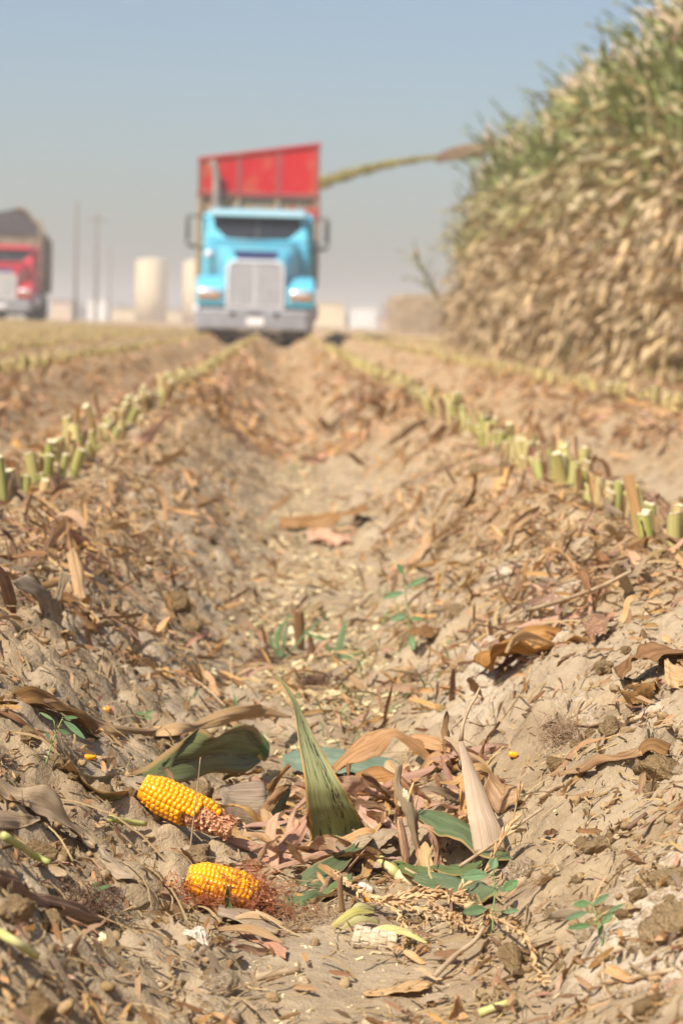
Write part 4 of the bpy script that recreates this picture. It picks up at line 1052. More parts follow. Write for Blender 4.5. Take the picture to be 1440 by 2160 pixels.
# straw
def straw_stuff(name, n, y0, y1, l0, l1, w, pw, want=None, tilt=.16):
    ps = []
    for v in range(5):
        r = np.random.default_rng(840 + v); k = 5; V = []; U = []
        bx, bz = r.normal(0, .12), r.normal(0, .07)
        for i in range(k):
            t = i / (k - 1)
            for s in (-1, 0, 1): V.append((t - .5, s * w / 2 + bx * math.sin(3.1 * t) , bz * math.sin(3.1 * t) + (w * .35 if s == 0 else 0))); U.append(((s + 1) / 2, t))
        F = np.array([(i * 3 + s, i * 3 + s + 1, i * 3 + s + 4, i * 3 + s + 3) for i in range(k - 1) for s in (0, 1)])
        x, y = sample_view(n // 5, y0, y1, pw, want=want)
        sc = l0 + (l1 - l0) * rng.random(len(x)) ** 2
        R3 = rot_basis(gnormal(x, y), rng.random(len(x)) * 6.28, rng.normal(0, tilt, len(x)), rng.normal(0, .5, len(x))) * sc[:, None, None]
        ps.append(merge('s', (np.array(V), [F], np.array(U)), R3, np.stack([x, y, gz(x, y) + .0015 + .004 * rng.random(len(x))], -1), None))
    V, F, U, R = join_parts(ps)
    tag(obj(name, mesh_np(name, V, F, M['straw_s'], U, R)), 'thin straw fibres scattered over the soil', 'straw', kind='stuff')
straw_stuff('straw', 6000, 1.28, 3.2, .006, .045, .055, 1.6, want=bare)
straw_stuff('coarse_straw', 8000, 2.8, 10, .02, .10, .05, 1.3, want=lambda x, y: .4 + .6 * near_row(x))
straw_stuff('long_straw', 260, 1.6, 4.5, .05, .14, .022, 1.5, tilt=.2)
# pale chips of stalk along the furrow bottom
def chip_t(seed):
    r = np.random.default_rng(seed); b = MB(); w, h = r.uniform(.25, .45), r.uniform(.12, .25)
    q = lambda x, y, z: (x + r.normal(0, .06), y + r.normal(0, .04), z + r.normal(0, .03))
    b.loft([[q(-.5, -w / 2, -h / 2), q(-.5, w / 2, -h / 2), q(-.5, w / 2, h / 2), q(-.5, 0, h * .8), q(-.5, -w / 2, h / 2)], [q(0, -w / 2, -h / 2), q(0, w / 2, -h / 2), q(0, w / 2, h / 2), q(0, 0, h * .8), q(0, -w / 2, h / 2)], [q(.5, -w / 2, -h / 2), q(.5, w / 2, -h / 2), q(.5, w / 2, h / 2), q(.5, 0, h * .8), q(.5, -w / 2, h / 2)]])
    f4 = np.array([f for f in b.F if len(f) == 4]); f5 = np.array([f for f in b.F if len(f) == 5])
    return np.array(b.V), [f4, f5], np.zeros((len(b.V), 2))
CH = [chip_t(s) for s in range(6)]
CHM = [mesh_np('stalk_chip', c[0], c[1], M['chip'], None, None, False) for c in CH]
wb = lambda x, y: np.exp(-((x - .07) / .10) ** 2) * .95 + .006
hx, hy = sample_view(150, 2.4, 7.5, 1.2, want=wb)
for i in range(len(hx)):
    r = np.random.default_rng(2300 + i); s = r.uniform(.008, .017) * (1 + .08 * (hy[i] - 2.3))
    o = obj('stalk_chip', CHM[int(r.integers(6))], None, (hx[i], hy[i], float(gz(hx[i], hy[i])) + s * .15)); o.scale = (s, s * r.uniform(.6, 1.1), s); o.rotation_euler = (r.normal(0, .4), r.normal(0, .35), r.random() * 6.28)
    w = where_words(hx[i], hy[i]); d = dist_words(hy[i])
    tag(o, 'pale yellow stalk chip %s, %s' % (w, d), 'stalk chip', 'pale stalk chips %s %s' % (w, d))
ps = []
for v in range(6):
    for (n, y0, y1, s0, s1) in ((70, 1.45, 3, .003, .007), (170, 2.8, 14, .008, .022)):
        x, y = sample_view(n, y0, y1, 1.3, want=wb); s = s0 + (s1 - s0) * rng.random(n) ** 2
        ps.append(merge('c', CH[v], rot_basis(gnormal(x, y), rng.random(n) * 6.28, rng.normal(0, .3, n)) * s[:, None, None], np.stack([x, y, gz(x, y) + s * .12], -1), None))
V, F, U, R = join_parts(ps)
tag(obj('pale_chaff', mesh_np('pale_chaff', V, F, M['chip_s'], U, R, False)), 'pale bits of chopped stalk along the furrow', 'chaff', kind='stuff')
# grassy green weeds far up the furrow
T = arch_leaf(1.0, .09, .2, .9, 77, n=5)
x, y = sample_view(170, 2.6, 14, 1.1, want=lambda x, y: np.exp(-((x - .10) / .10) ** 2) * sstep(.52, .62, vnoise(x * 4, y * 2.2, 61)))
s = rng.uniform(.012, .035, len(x)) * (1 + .1 * (y - 2.6))
V, F, U, R = merge('w', T, yaw_mats(rng.random(len(x)) * 6.28, s), np.stack([x, y, gz(x, y)], -1), None)
tag(obj('young_weeds', mesh_np('young_weeds', V, F, M['weed_s'], U, R)), 'thin green weed blades along the furrow', 'weeds', kind='stuff')
# ------------------------------------------------------------------ the near pile: leaves traced edge by edge
def D(px, py): return float(G(px, py)[1])
def catmull(P, n):
    P = np.asarray(P, float); Q = np.vstack([2 * P[0] - P[1], P, 2 * P[-1] - P[-2]]); out = []
    for i in range(1, len(Q) - 2):
        for k in range(n):
            t = k / n; a, b_, c, d = Q[i - 1], Q[i], Q[i + 1], Q[i + 2]
            out.append(.5 * (2 * b_ + (c - a) * t + (2 * a - 5 * b_ + 4 * c - d) * t * t + (3 * b_ - a - 3 * c + d) * t ** 3))
    out.append(P[-1]); return np.array(out)
_seed = [0]
def ribbon(name, L, R, mat, parent=None, bulge=0.0, fold=0.0, wave=0.0, rag=0.06, n=7, m=14, thick=.00035):
    m = max(m, 14) if thick else m; n = max(n, 7)
    _seed[0] += 1; r = np.random.default_rng(9100 + _seed[0])
    L = catmull(L, n); R = catmull(R, n); N = len(L)
    T = np.gradient((L + R) / 2, axis=0); T /= np.linalg.norm(T, axis=1)[:, None] + 1e-9
    Wv = R - L; w = np.linalg.norm(Wv, axis=1); nn = np.cross(T, Wv / (w[:, None] + 1e-9)); nn /= np.linalg.norm(nn, axis=1)[:, None] + 1e-9
    # point the normal to the eye so that bulge > 0 is towards the camera
    s = np.sign(np.sum(nn * (EYE - (L + R) / 2), 1)); nn *= np.where(np.median(s) < 0, -1, 1)
    V, U = [], []; ph = r.random(5) * 6.28
    wm = float(np.median(w))
    for i in range(N):
        t = i / (N - 1)
        l0 = rag * .5 * (vnoise(np.array([t * 23.0]), np.array([_seed[0] * 3.1]), 5)[0] - .2); r0 = rag * .5 * (vnoise(np.array([t * 27.0]), np.array([_seed[0] * 5.7]), 6)[0] - .2)
        for k in range(m + 1):
            q = k / m; q2 = max(0, l0) + q * (1 - max(0, l0) - max(0, r0)); c = 2 * q2 - 1
            off = bulge * w[i] * (1 - c * c) + fold * w[i] * (1 - abs(c)) + wave * wm * (math.sin(ph[0] + t * 11 + c * 2) * .5 * abs(c) + math.sin(ph[1] + c * 7 + t * 3) * .22 + math.sin(ph[2] + t * 27 + c * 4) * .15 * abs(c)) + (.011 * wm * math.sin(c * 15 + ph[3] + 2 * math.sin(t * 5)) + .02 * wm * float(vnoise(np.array([t * 14.0]), np.array([c * 3.0]), _seed[0])[0] - .5) * 2 if wave >= .06 else 0)
            V.append(L[i] + Wv[i] * q2 + nn[i] * off); U.append((q, t))
    F = np.array([(i * (m + 1) + k, i * (m + 1) + k + 1, (i + 1) * (m + 1) + k + 1, (i + 1) * (m + 1) + k) for i in range(N - 1) for k in range(m)])
    V = np.array(V); o0 = V.mean(0) if parent is None else np.zeros(3)
    if parent is None: o0[2] = V[:, 2].min()
    o = obj(name, mesh_np(name, V - o0, F, mat, np.array(U)), parent, tuple(o0))
    if thick:
        md = o.modifiers.new('thickness', 'SOLIDIFY'); md.thickness = thick; md.offset = 0
    return o
def blade(name, label, cat, mat, lower, upper, anchors, lift=(0.0, 0.02), group=None, clear=.006, **kw):
    """lower/upper: edges as photo pixels (optionally with a depth offset); anchors: pixels where the lower edge rests on the soil"""
    Ya, Yb = D(*anchors[0]), D(*anchors[-1]); n = len(lower); Ls, Rs = [], []
    u = np.linspace(0, 1, len(upper))
    for i in range(n):
        Y = Ya + (Yb - Ya) * i / (n - 1) - .004; p = lower[i]
        Ls.append(A(p[0], p[1], min(Y + lift[0] + (p[2] if len(p) > 2 else 0), D(p[0], p[1]) - clear)))
    for i in range(len(upper)):
        Y = Ya + (Yb - Ya) * u[i]; p = upper[i]
        Rs.append(A(p[0], p[1], min(Y + lift[1] + (p[2] if len(p) > 2 else 0), D(p[0], p[1]) - clear - .002)))
    k = max(n, len(upper))
    def res(P):
        P = np.array(P); x = np.linspace(0, 1, len(P)); q = np.linspace(0, 1, k); return np.stack([np.interp(q, x, P[:, j]) for j in range(3)], -1)
    o = ribbon(name, res(Ls), res(Rs), M[mat], **kw)
    return tag(o, label, cat, group)

# upright leaf
blade('green_leaf', 'tall pointed green and yellow leaf with dark streaks, standing upright in the furrow', 'leaf', 'green_spot',
      [(660, 1815, .04), (655, 1778, .034), (650, 1738, .012), (646, 1700, .003), (641, 1644), (629, 1561, .02), (620, 1501, .04), (606, 1462, .055), (582, 1423, .075)],
      [(785, 1795, .04), (771, 1750, .034), (757, 1720, .012), (741, 1690, .003), (719, 1650), (678, 1578, .02), (645, 1515, .04), (618, 1463, .055), (584, 1423, .075)],
      [(700, 1792), (700, 1792)], (0, 0), fold=.10, bulge=-.16, wave=.03, n=7)
# long curled green leaf behind the upper cob
blade('green_leaf', 'long withering green leaf with a tan tip, curling up behind the upper cob', 'leaf', 'green_dry',
      [(554, 1606), (528, 1630), (482, 1634), (435, 1633), (375, 1652), (310, 1668), (255, 1669), (200, 1656), (165, 1640), (141, 1609)],
      [(556, 1572, .01), (536, 1540, .02), (512, 1528, .02), (486, 1540, -.01), (458, 1556, -.02), (425, 1533, .02), (372, 1580, .03), (318, 1618, .04), (262, 1628, .05), (205, 1634, .03), (142, 1606, .0)],
      [(530, 1640), (330, 1672), (170, 1652)][::2], (-.012, .01), bulge=-.14, wave=.10, clear=.03)
blade('green_leaf', 'curled over end of a green leaf beside the long tan dry leaf', 'leaf', 'green',
      [(500, 1575), (520, 1590), (545, 1600), (560, 1606)], [(480, 1542), (505, 1527), (535, 1535), (556, 1560)], [(520, 1632), (555, 1630)], (0, .02), bulge=.25, wave=.05)
blade('dry_leaf', 'long tan pink dry leaf arching above the curled green leaf', 'dry leaf', 'dry_tan',
      [(165, 1508), (214, 1541), (248, 1555), (314, 1553), (377, 1556), (415, 1544), (467, 1530), (502, 1521), (560, 1512), (612, 1519)],
      [(162, 1497), (207, 1519), (259, 1531), (335, 1536), (380, 1530), (415, 1522), (467, 1498), (537, 1484), (560, 1490), (614, 1514)],
      [(214, 1552), (520, 1545)], (0, .02), wave=.10, bulge=.12, rag=.12)
blade('dry_leaf', 'dark brown curled dry leaf at the left edge, above the seedling', 'dry leaf', 'dry_brown',
      [(-20, 1483), (38, 1482), (89, 1484), (124, 1499), (164, 1511), (189, 1538), (214, 1557)], [(-20, 1476), (33, 1458), (71, 1451), (111, 1464), (151, 1489), (189, 1513), (213, 1540)],
      [(40, 1495), (205, 1560)], (0, .025), wave=.12, bulge=-.2, rag=.1)
blade('dry_leaf', 'thin orange brown leaf strip running down below the dark brown curled leaf', 'dry leaf', 'dry_brown',
      [(-10, 1500), (40, 1524), (67, 1542), (100, 1566), (138, 1598), (162, 1612)], [(-10, 1484), (30, 1505), (67, 1532), (100, 1556), (138, 1584), (165, 1603)], [(30, 1530), (160, 1615)], (0, .012), wave=.1)
blade('dry_leaf', 'large grey brown ribbed leaf lying across the left edge', 'dry leaf', 'dry_grey',
      [(-15, 1655), (11, 1689), (44, 1693), (78, 1711), (111, 1727), (142, 1744), (169, 1767), (199, 1790)], [(-15, 1630), (27, 1653), (67, 1660), (96, 1657), (130, 1684), (156, 1727), (187, 1751), (203, 1786)],
      [(20, 1700), (195, 1795)], (0, .03), wave=.10, fold=-.12, rag=.08, m=10)
blade('dry_leaf', 'flat grey green leaf piece poking in from the left edge', 'dry leaf', 'dry_grey',
      [(-20, 1748), (30, 1750), (60, 1742), (86, 1730)], [(-20, 1706), (30, 1712), (60, 1718), (86, 1722)], [(20, 1758), (86, 1745)], (0, .03), wave=.05)
blade('green_leaf', 'broad blue green leaf lying flat behind the upright leaf', 'leaf', 'blue_green',
      [(598, 1624), (635, 1630), (684, 1627), (721, 1632), (760, 1640), (810, 1640), (856, 1632)], [(596, 1594), (635, 1580), (684, 1578), (725, 1580), (785, 1594), (837, 1610), (856, 1626)],
      [(640, 1640), (830, 1648)], (0, .07), wave=.06, bulge=.08)
blade('dry_leaf', 'brown dry leaf arching high over the blue green leaf', 'dry leaf', 'dry_rust',
      [(716, 1636), (740, 1611), (770, 1600), (792, 1591), (819, 1570), (837, 1562), (871, 1585), (909, 1607), (942, 1626), (974, 1630)],
      [(699, 1616), (729, 1587), (759, 1561), (785, 1541), (815, 1535), (845, 1544), (879, 1562), (916, 1585), (950, 1582), (971, 1587)], [(840, 1662), (840, 1662)], (-.012, .02), wave=.18, bulge=.1, rag=.14, m=10)
blade('dry_leaf', 'tan dry leaf flap behind the arching brown leaf', 'dry leaf', 'dry_tan',
      [(850, 1560), (900, 1580), (950, 1588)], [(868, 1548), (915, 1552), (948, 1572)], [(860, 1640), (950, 1650)], (.02, .03), wave=.1)
blade('dry_leaf', 'wide ribbed brown leaf curled just right of the upright leaf', 'dry leaf', 'dry_rust',
      [(733, 1682), (770, 1682), (800, 1680), (822, 1681), (838, 1664)], [(719, 1657), (747, 1636), (770, 1621), (802, 1616), (840, 1640)], [(740, 1700), (830, 1700)], (0, .03), bulge=.22, wave=.08, rag=.1, m=10)
blade('dry_leaf', 'dark lower fold of brown leaf under the wide ribbed leaf', 'dry leaf', 'dry_brown',
      [(735, 1686), (775, 1688), (825, 1684)], [(728, 1676), (775, 1675), (828, 1668)], [(740, 1702), (825, 1700)], (.02, .0), wave=.05)
pl = blade('dry_leaf', 'pale tan leaf blade standing upright at the right with a thin bent tip', 'dry leaf', 'pale',
      [(1000, 1800), (988, 1736, .008), (984, 1712, .014), (977, 1653, .030), (972, 1609, .044), (967, 1565, .058)], [(1066, 1792), (1058, 1750, .006), (1045, 1721, .012), (1025, 1671, .026), (1001, 1622, .042), (976, 1564, .058)], [(1030, 1795), (1030, 1795)], (-.03, -.03), bulge=.10, fold=.06, wave=.03)
b = MB(); y0 = D(1030, 1795) + .028; b.tube([A(971, 1570, y0), A(975, 1530, y0), A(984, 1505, y0 + .005), (A(990, 1490, y0 + .01)), A(1003, 1470, y0 + .012), A(1011, 1450, y0 + .015)], [.0022, .0016, .0015, .0014, .0012, .0008], 6)
o_ = b.build('thin_tip', M['twig'], pl, True); o_.location = -pl.location
blade('dry_leaf', 'cupped glossy brown leaf right behind the pale standing blade', 'dry leaf', 'dry_rust',
      [(1018, 1660), (1030, 1690), (1045, 1715), (1058, 1716), (1072, 1702), (1088, 1694)], [(1006, 1632), (1030, 1640), (1050, 1647), (1066, 1655), (1082, 1664), (1090, 1676)], [(1030, 1725), (1090, 1715)], (0, .03), bulge=.30, wave=.05, m=10)
blade('green_leaf', 'clean green leaf arching over a dark hollow at the right of the pile', 'leaf', 'green',
      [(884, 1730), (900, 1742), (924, 1762), (944, 1764), (969, 1775), (986, 1790), (1000, 1802), (1020, 1808), (1054, 1814), (1076, 1816)],
      [(880, 1708), (911, 1709), (942, 1716), (977, 1731), (1006, 1749), (1035, 1770), (1050, 1781), (1064, 1791), (1071, 1800), (1077, 1812)], [(890, 1800), (1075, 1822)], (-.03, .03), bulge=.08, fold=-.06, wave=.03, m=10)
blade('green_leaf', 'brown edged green leaf flap lying below the dark hollow', 'leaf', 'green',
      [(845, 1838), (872, 1850), (889, 1852), (909, 1841), (938, 1841), (977, 1847), (1021, 1832)], [(830, 1820), (865, 1826), (899, 1829), (947, 1831), (965, 1829), (986, 1824), (1022, 1814)], [(850, 1860), (1020, 1850)], (-.01, .02), wave=.12, bulge=.1)
blade('green_leaf', 'dark green leaf half in shade, lowest on the right of the pile', 'leaf', 'green',
      [(868, 1858), (909, 1876), (938, 1880), (977, 1897), (1006, 1903), (1048, 1888)], [(880, 1846), (909, 1841), (957, 1845), (996, 1857), (1020, 1862), (1050, 1878)], [(880, 1880), (1045, 1905)], (-.01, .03), wave=.08, bulge=.06)
y0 = D(850, 1862); b = MB(); b.tube([A(795, 1808, y0 + .02), A(807, 1818, y0 + .01), A(825, 1833, y0), A(838, 1844, y0 - .004)], [.004, .0048, .005, .0052], 10)
lst = b.build('green_stalk', M['stem_green'], None, True); tag(lst, 'hairy pale green stem with a swollen joint, below the grey torn leaf', 'stem')
b = MB(); b.tube([A(838, 1844, y0 - .004), A(846, 1849, y0 - .006), A(853, 1854, y0 - .008), A(905, 1886, y0 - .02)], [.0056, .0062, .0042, .0036], 10); b.build('yellow_joint', M['chip'], lst, True)
blade('green_leaf', 'broad shaded green leaf sweeping down left from under the grey torn leaf', 'leaf', 'green',
      [(786, 1768), (744, 1808), (725, 1835), (698, 1855), (669, 1884), (639, 1894), (602, 1898)], [(785, 1760), (756, 1772), (727, 1790), (698, 1806), (659, 1826), (620, 1855), (602, 1884)], [(760, 1830), (610, 1905)], (-.01, .035), fold=-.10, bulge=.04, wave=.03, m=10)
blade('green_leaf', 'tan edged green leaf strip along the bottom of the pile', 'leaf', 'green',
      [(745, 1860), (707, 1880), (678, 1902), (639, 1919), (600, 1932), (550, 1934), (490, 1924)], [(747, 1846), (707, 1862), (684, 1878), (649, 1885), (600, 1908), (550, 1918), (490, 1910)], [(740, 1885), (495, 1935)], (-.01, .02), bulge=.12, wave=.06)
blade('green_leaf', 'small curled green leaf tip rising in front of the lower cob', 'leaf', 'green',
      [(490, 1926), (478, 1920), (473, 1900), (479, 1872)], [(497, 1918), (489, 1908), (486, 1892), (483, 1868)], [(485, 1932), (480, 1932)], (-.012, -.012), bulge=-.3)
# shredded upright stalk
y0 = D(865, 1825)
blade('shredded_stalk', 'torn grey tan stalk shreds standing upright in the middle of the pile', 'stalk', 'dry_grey',
      [(834, 1612), (829, 1655), (838, 1690), (851, 1722), (864, 1762), (877, 1802), (880, 1826)], [(849, 1609), (846, 1650), (868, 1682), (877, 1712), (881, 1756), (885, 1800), (888, 1824)], [(870, 1830), (870, 1830)], (0, 0), bulge=.3, wave=.1, rag=.3)
sh = bpy.data.objects['shredded_stalk']
def sub(name, parent, me_builder, mat, smooth=True):
    o = me_builder.build(name, mat, parent, smooth); o.location = -parent.location; return o
for pts, wd in ((((846, 1618), (838, 1650), (836, 1690), (846, 1720)), .003), (((872, 1650), (862, 1680), (866, 1720)), .0022), (((840, 1728), (846, 1760), (852, 1800), (858, 1826)), .0036), (((880, 1680), (872, 1710), (880, 1750)), .0025)):
    b = MB(); b.tube([A(x, y, y0 - .008) for x, y in pts], [wd * .4] + [wd] * (len(pts) - 2) + [wd * .6], 5); sub('fibre', sh, b, M['dry_tan'])
Vp, Fp, _ = ico(3, 5, .5, 1.0); pm = mesh_np('pith', Vp * np.array((.005, .004, .0085)), Fp, M['pith'], None, None, False); o_ = obj('pith', pm, sh, tuple(A(852, 1686, y0 - .012) - np.array(sh.location)))
blade('dry_leaf', 'narrow pink tan strip standing right beside the torn stalk shreds', 'dry leaf', 'dry_pink',
      [(839, 1728), (846, 1762), (851, 1800), (850, 1826)], [(846, 1727), (858, 1765), (863, 1800), (863, 1826)], [(855, 1830), (855, 1830)], (-.012, -.012), wave=.1, bulge=.2)
blade('dry_leaf', 'twisted pink tan strip hanging before the dark hollow', 'dry leaf', 'dry_pink',
      [(883, 1746), (900, 1750), (913, 1775), (917, 1800), (911, 1828)], [(890, 1738), (915, 1748), (925, 1775), (927, 1800), (926, 1829)], [(915, 1832), (915, 1832)], (-.03, -.03), wave=.12, bulge=.2)
# pink and brown husks round the upright leaf
blade('dry_leaf', 'pink dry husk left of the foot of the upright leaf', 'dry leaf', 'dry_pink',
      [(648, 1752), (632, 1780), (612, 1795), (590, 1815), (562, 1822)], [(645, 1716), (620, 1740), (600, 1763), (580, 1788), (560, 1808)], [(640, 1790), (570, 1830)], (0, .015), wave=.12, bulge=.1, rag=.1)
blade('dry_leaf', 'wide rose pink husk right of the foot of the upright leaf', 'dry leaf', 'dry_pink',
      [(754, 1718), (764, 1733), (785, 1750), (814, 1757), (834, 1778), (848, 1790)], [(757, 1704), (776, 1705), (805, 1714), (824, 1734), (844, 1756), (850, 1775)], [(765, 1770), (845, 1805)], (0, .03), wave=.10, bulge=.12, rag=.12)
blade('dry_leaf', 'long dull red strip lying across the foot of the upright leaf', 'dry leaf', 'dry_pink',
      [(560, 1848), (600, 1832), (640, 1822), (678, 1808), (738, 1793)], [(560, 1838), (600, 1821), (640, 1808), (678, 1795), (740, 1781)], [(580, 1850), (735, 1800)], (-.012, -.004), wave=.06, bulge=.2)
blade('dry_leaf', 'humped brown husk left at the base of the upright leaf', 'dry leaf', 'dry_rust',
      [(615, 1812), (640, 1808), (665, 1803), (700, 1795)], [(618, 1802), (640, 1786), (666, 1781), (700, 1787)], [(620, 1818), (700, 1800)], (-.004, .02), bulge=.25, wave=.1)
blade('dry_leaf', 'torn mottled grey leaf over the broad green leaf', 'dry leaf', 'dry_grey',
      [(733, 1826), (758, 1803), (790, 1801), (808, 1786), (822, 1771), (843, 1754)], [(726, 1800), (745, 1775), (762, 1757), (785, 1756), (808, 1750), (843, 1750)], [(745, 1835), (835, 1800)], (-.018, .0), wave=.12, rag=.3, m=10, n=7)
blade('dry_leaf', 'dark brown curled scrap under the grey torn leaf', 'dry leaf', 'dry_brown',
      [(760, 1826), (778, 1838), (795, 1830)], [(768, 1802), (785, 1800), (797, 1796)], [(765, 1840), (795, 1840)], (-.01, .01), bulge=.3, wave=.15)
blade('dry_leaf', 'thin red brown straw lying across the broad green leaf', 'dry leaf', 'dry_pink',
      [(722, 1845), (745, 1818), (775, 1786)], [(727, 1846), (752, 1816), (776, 1785)], [(730, 1850), (770, 1840)], (-.03, -.03), thick=.0006)
blade('dry_leaf', 'short pink strip leaning on the tan edged green strip', 'dry leaf', 'dry_pink',
      [(673, 1882), (682, 1865), (690, 1848)], [(688, 1884), (694, 1866), (702, 1848)], [(680, 1888), (690, 1886)], (-.012, -.006), bulge=.2, wave=.1)
blade('dry_leaf', 'upright tan splinter in front of the broad green leaf', 'dry leaf', 'dry_tan',
      [(714, 1925), (712, 1890), (709, 1850)], [(728, 1922), (723, 1885), (722, 1842)], [(720, 1926), (720, 1926)], (-.006, -.002), bulge=.2)
blade('dry_leaf', 'ribbed grey brown leaf right of the upper cob', 'dry leaf', 'dry_grey',
      [(470, 1704), (495, 1732), (537, 1740), (566, 1712)], [(456, 1668), (487, 1654), (551, 1648), (566, 1662)], [(480, 1740), (560, 1745)], (0, .03), bulge=.12, wave=.08, m=10)
blade('dry_leaf', 'torn pale blue grey scrap standing right of the ribbed grey leaf', 'dry leaf', 'blue_green',
      [(561, 1740), (571, 1717), (587, 1682), (594, 1656)], [(579, 1743), (596, 1718), (607, 1689), (614, 1664)], [(570, 1748), (570, 1748)], (0, .012), rag=.35, wave=.06, n=7)
blade('dry_leaf', 'red brown shaded leaf behind the lower cob', 'dry leaf', 'dry_pink',
      [(490, 1843), (520, 1838), (554, 1836), (590, 1822), (618, 1806)], [(486, 1831), (510, 1820), (537, 1810), (575, 1797), (607, 1784)], [(500, 1850), (615, 1830)], (0, .03), bulge=.1, wave=.08)
blade('dry_leaf', 'tan folded scrap touching the right end of the upper cob', 'dry leaf', 'dry_tan',
      [(450, 1740), (478, 1752), (505, 1775), (528, 1785)], [(455, 1733), (482, 1738), (512, 1758), (532, 1776)], [(470, 1770), (525, 1795)], (-.02, .0), bulge=.12, wave=.1)
blade('dry_leaf', 'brown olive leaf ribbon lying under the lower cob', 'dry leaf', 'dry_grey',
      [(458, 1930), (505, 1946), (541, 1960), (586, 1970)], [(460, 1917), (512, 1925), (559, 1940), (586, 1964)], [(470, 1940), (580, 1975)], (-.006, .02), bulge=.2, wave=.06)
blade('dry_leaf', 'pinkish husk strip lowest below the lower cob', 'dry leaf', 'dry_pink',
      [(500, 1966), (535, 1986), (575, 2008), (602, 2022)], [(492, 1952), (530, 1967), (570, 1984), (606, 1998)], [(510, 1975), (600, 2025)], (-.004, .015), wave=.1, rag=.1)
for k, (a_, b_, w) in enumerate((((460, 1960), (600, 1990), .010), ((480, 1940), (600, 1950), .008), ((440, 1905), (390, 1925), .006), ((700, 1955), (790, 1925), .009), ((715, 1962), (800, 1945), .007), ((745, 1980), (880, 1968), .008), ((730, 1932), (790, 1920), .008), ((800, 1975), (900, 1990), .007))):
    g0, g1 = G(*a_, .004), G(*b_, .006); m_ = (g0 + g1) / 2 + np.array((0, 0, .006)); d = unit(g1 - g0); s = unit(np.cross(d, (0, -.6, .8))) * w / 2
    nm = 'yellow green' if k in (3, 4, 6) else 'straw coloured'
    o_ = ribbon('husk_shred', [g0 - s * .4, m_ - s, g1 - s * .3], [g0 + s * .4, m_ + s, g1 + s * .3], M['shred'] if k in (3, 4, 5, 6, 7) else M['dry_tan'], bulge=.25, wave=.1)
    tag(o_, ('yellow green husk shred %s' if k in (3, 4, 6) else 'straw coloured husk shred %s') % ('curled under the lower cob', 'pressed flat below the lower cob', 'at the left end of the lower cob', 'left of the white cob fragment', 'below the small kernelled cob bit', 'touching the white cob fragment', 'next to the upright tan splinter', 'below the golden tassel')[k], 'husk shred')
# farther single leaves
blade('dry_leaf', 'rust brown curled leaf bridging the upper right furrow slope', 'dry leaf', 'dry_rust',
      [(1014, 1404), (1042, 1366), (1100, 1364), (1145, 1357), (1200, 1349), (1250, 1352)], [(1006, 1400), (1024, 1366), (1075, 1340), (1150, 1325), (1210, 1322), (1254, 1338)], [(1130, 1385), (1130, 1385)], (-.03, .05), wave=.15, bulge=-.15, rag=.1)
blade('dry_leaf', 'tan leaf flap joining the rust brown curled leaf to the stub litter', 'dry leaf', 'dry_brown',
      [(1246, 1352), (1262, 1338), (1290, 1310)], [(1225, 1310), (1245, 1300), (1292, 1300)], [(1240, 1360), (1290, 1330)], (-.02, .04), wave=.12)
blade('dry_leaf', 'dark twisted leaf at the right edge above an orange scrap', 'dry leaf', 'dry_brown',
      [(1302, 1428), (1325, 1402), (1350, 1392), (1385, 1386), (1450, 1388)], [(1298, 1420), (1322, 1392), (1345, 1376), (1380, 1362), (1450, 1366)], [(1305, 1440), (1440, 1400)], (-.02, .02), wave=.2, rag=.15)
blade('dry_leaf', 'bright orange tan leaf scrap at the right edge', 'dry leaf', 'dry_tan',
      [(1402, 1440), (1420, 1452), (1450, 1448)], [(1400, 1392), (1420, 1398), (1450, 1412)], [(1410, 1460), (1445, 1455)], (-.01, .03), bulge=.15, wave=.1)
blade('dry_leaf', 'dark wrinkled leaf coil below the dark twisted leaf', 'dry leaf', 'dry_brown',
      [(1324, 1486), (1345, 1490), (1370, 1480), (1385, 1462)], [(1316, 1476), (1340, 1462), (1365, 1452), (1392, 1455)], [(1330, 1495), (1385, 1480)], (-.01, .02), bulge=.3, wave=.3, rag=.2)
blade('dry_leaf', 'torn grey leaf standing on the left slope with a deep shadow', 'dry leaf', 'dry_grey',
      [(26, 1226), (62, 1252), (78, 1284), (84, 1306), (95, 1328), (148, 1344)], [(55, 1212), (98, 1240), (122, 1262), (128, 1290), (132, 1312), (150, 1332)], [(80, 1335), (145, 1345)], (-.02, .02), wave=.12, rag=.25, n=7)
blade('dry_leaf', 'grey torn flap rising beside the torn grey leaf', 'dry leaf', 'dry_grey',
      [(110, 1262), (122, 1235), (124, 1205)], [(128, 1270), (138, 1240), (152, 1214)], [(115, 1335), (125, 1335)], (0, .0), wave=.1, rag=.2)
blade('dry_leaf', 'pink tan leaf streaming down the left slope from the stubs', 'dry leaf', 'dry_tan',
      [(142, 1166), (150, 1222), (160, 1262), (178, 1290), (212, 1325)], [(155, 1156), (176, 1192), (180, 1245), (192, 1282), (216, 1318)], [(150, 1260), (215, 1330)], (-.02, -.0), wave=.12, bulge=.12)
blade('dry_leaf', 'brown bent leaf leaning on the left stub row', 'dry leaf', 'dry_brown',
      [(30, 1205), (70, 1180), (100, 1140), (112, 1100)], [(36, 1212), (82, 1182), (108, 1140), (118, 1098)], [(35, 1215), (110, 1160)], (-.05, -.05), wave=.08)
blade('dry_leaf', 'brown kinked leaf across the furrow bottom in the middle distance', 'dry leaf', 'dry_brown',
      [(592, 1112), (642, 1118), (686, 1105), (725, 1094), (774, 1076)], [(590, 1099), (628, 1083), (678, 1092), (729, 1080), (774, 1071)], [(595, 1118), (770, 1100)], (-.03, .03), wave=.25, bulge=.1)
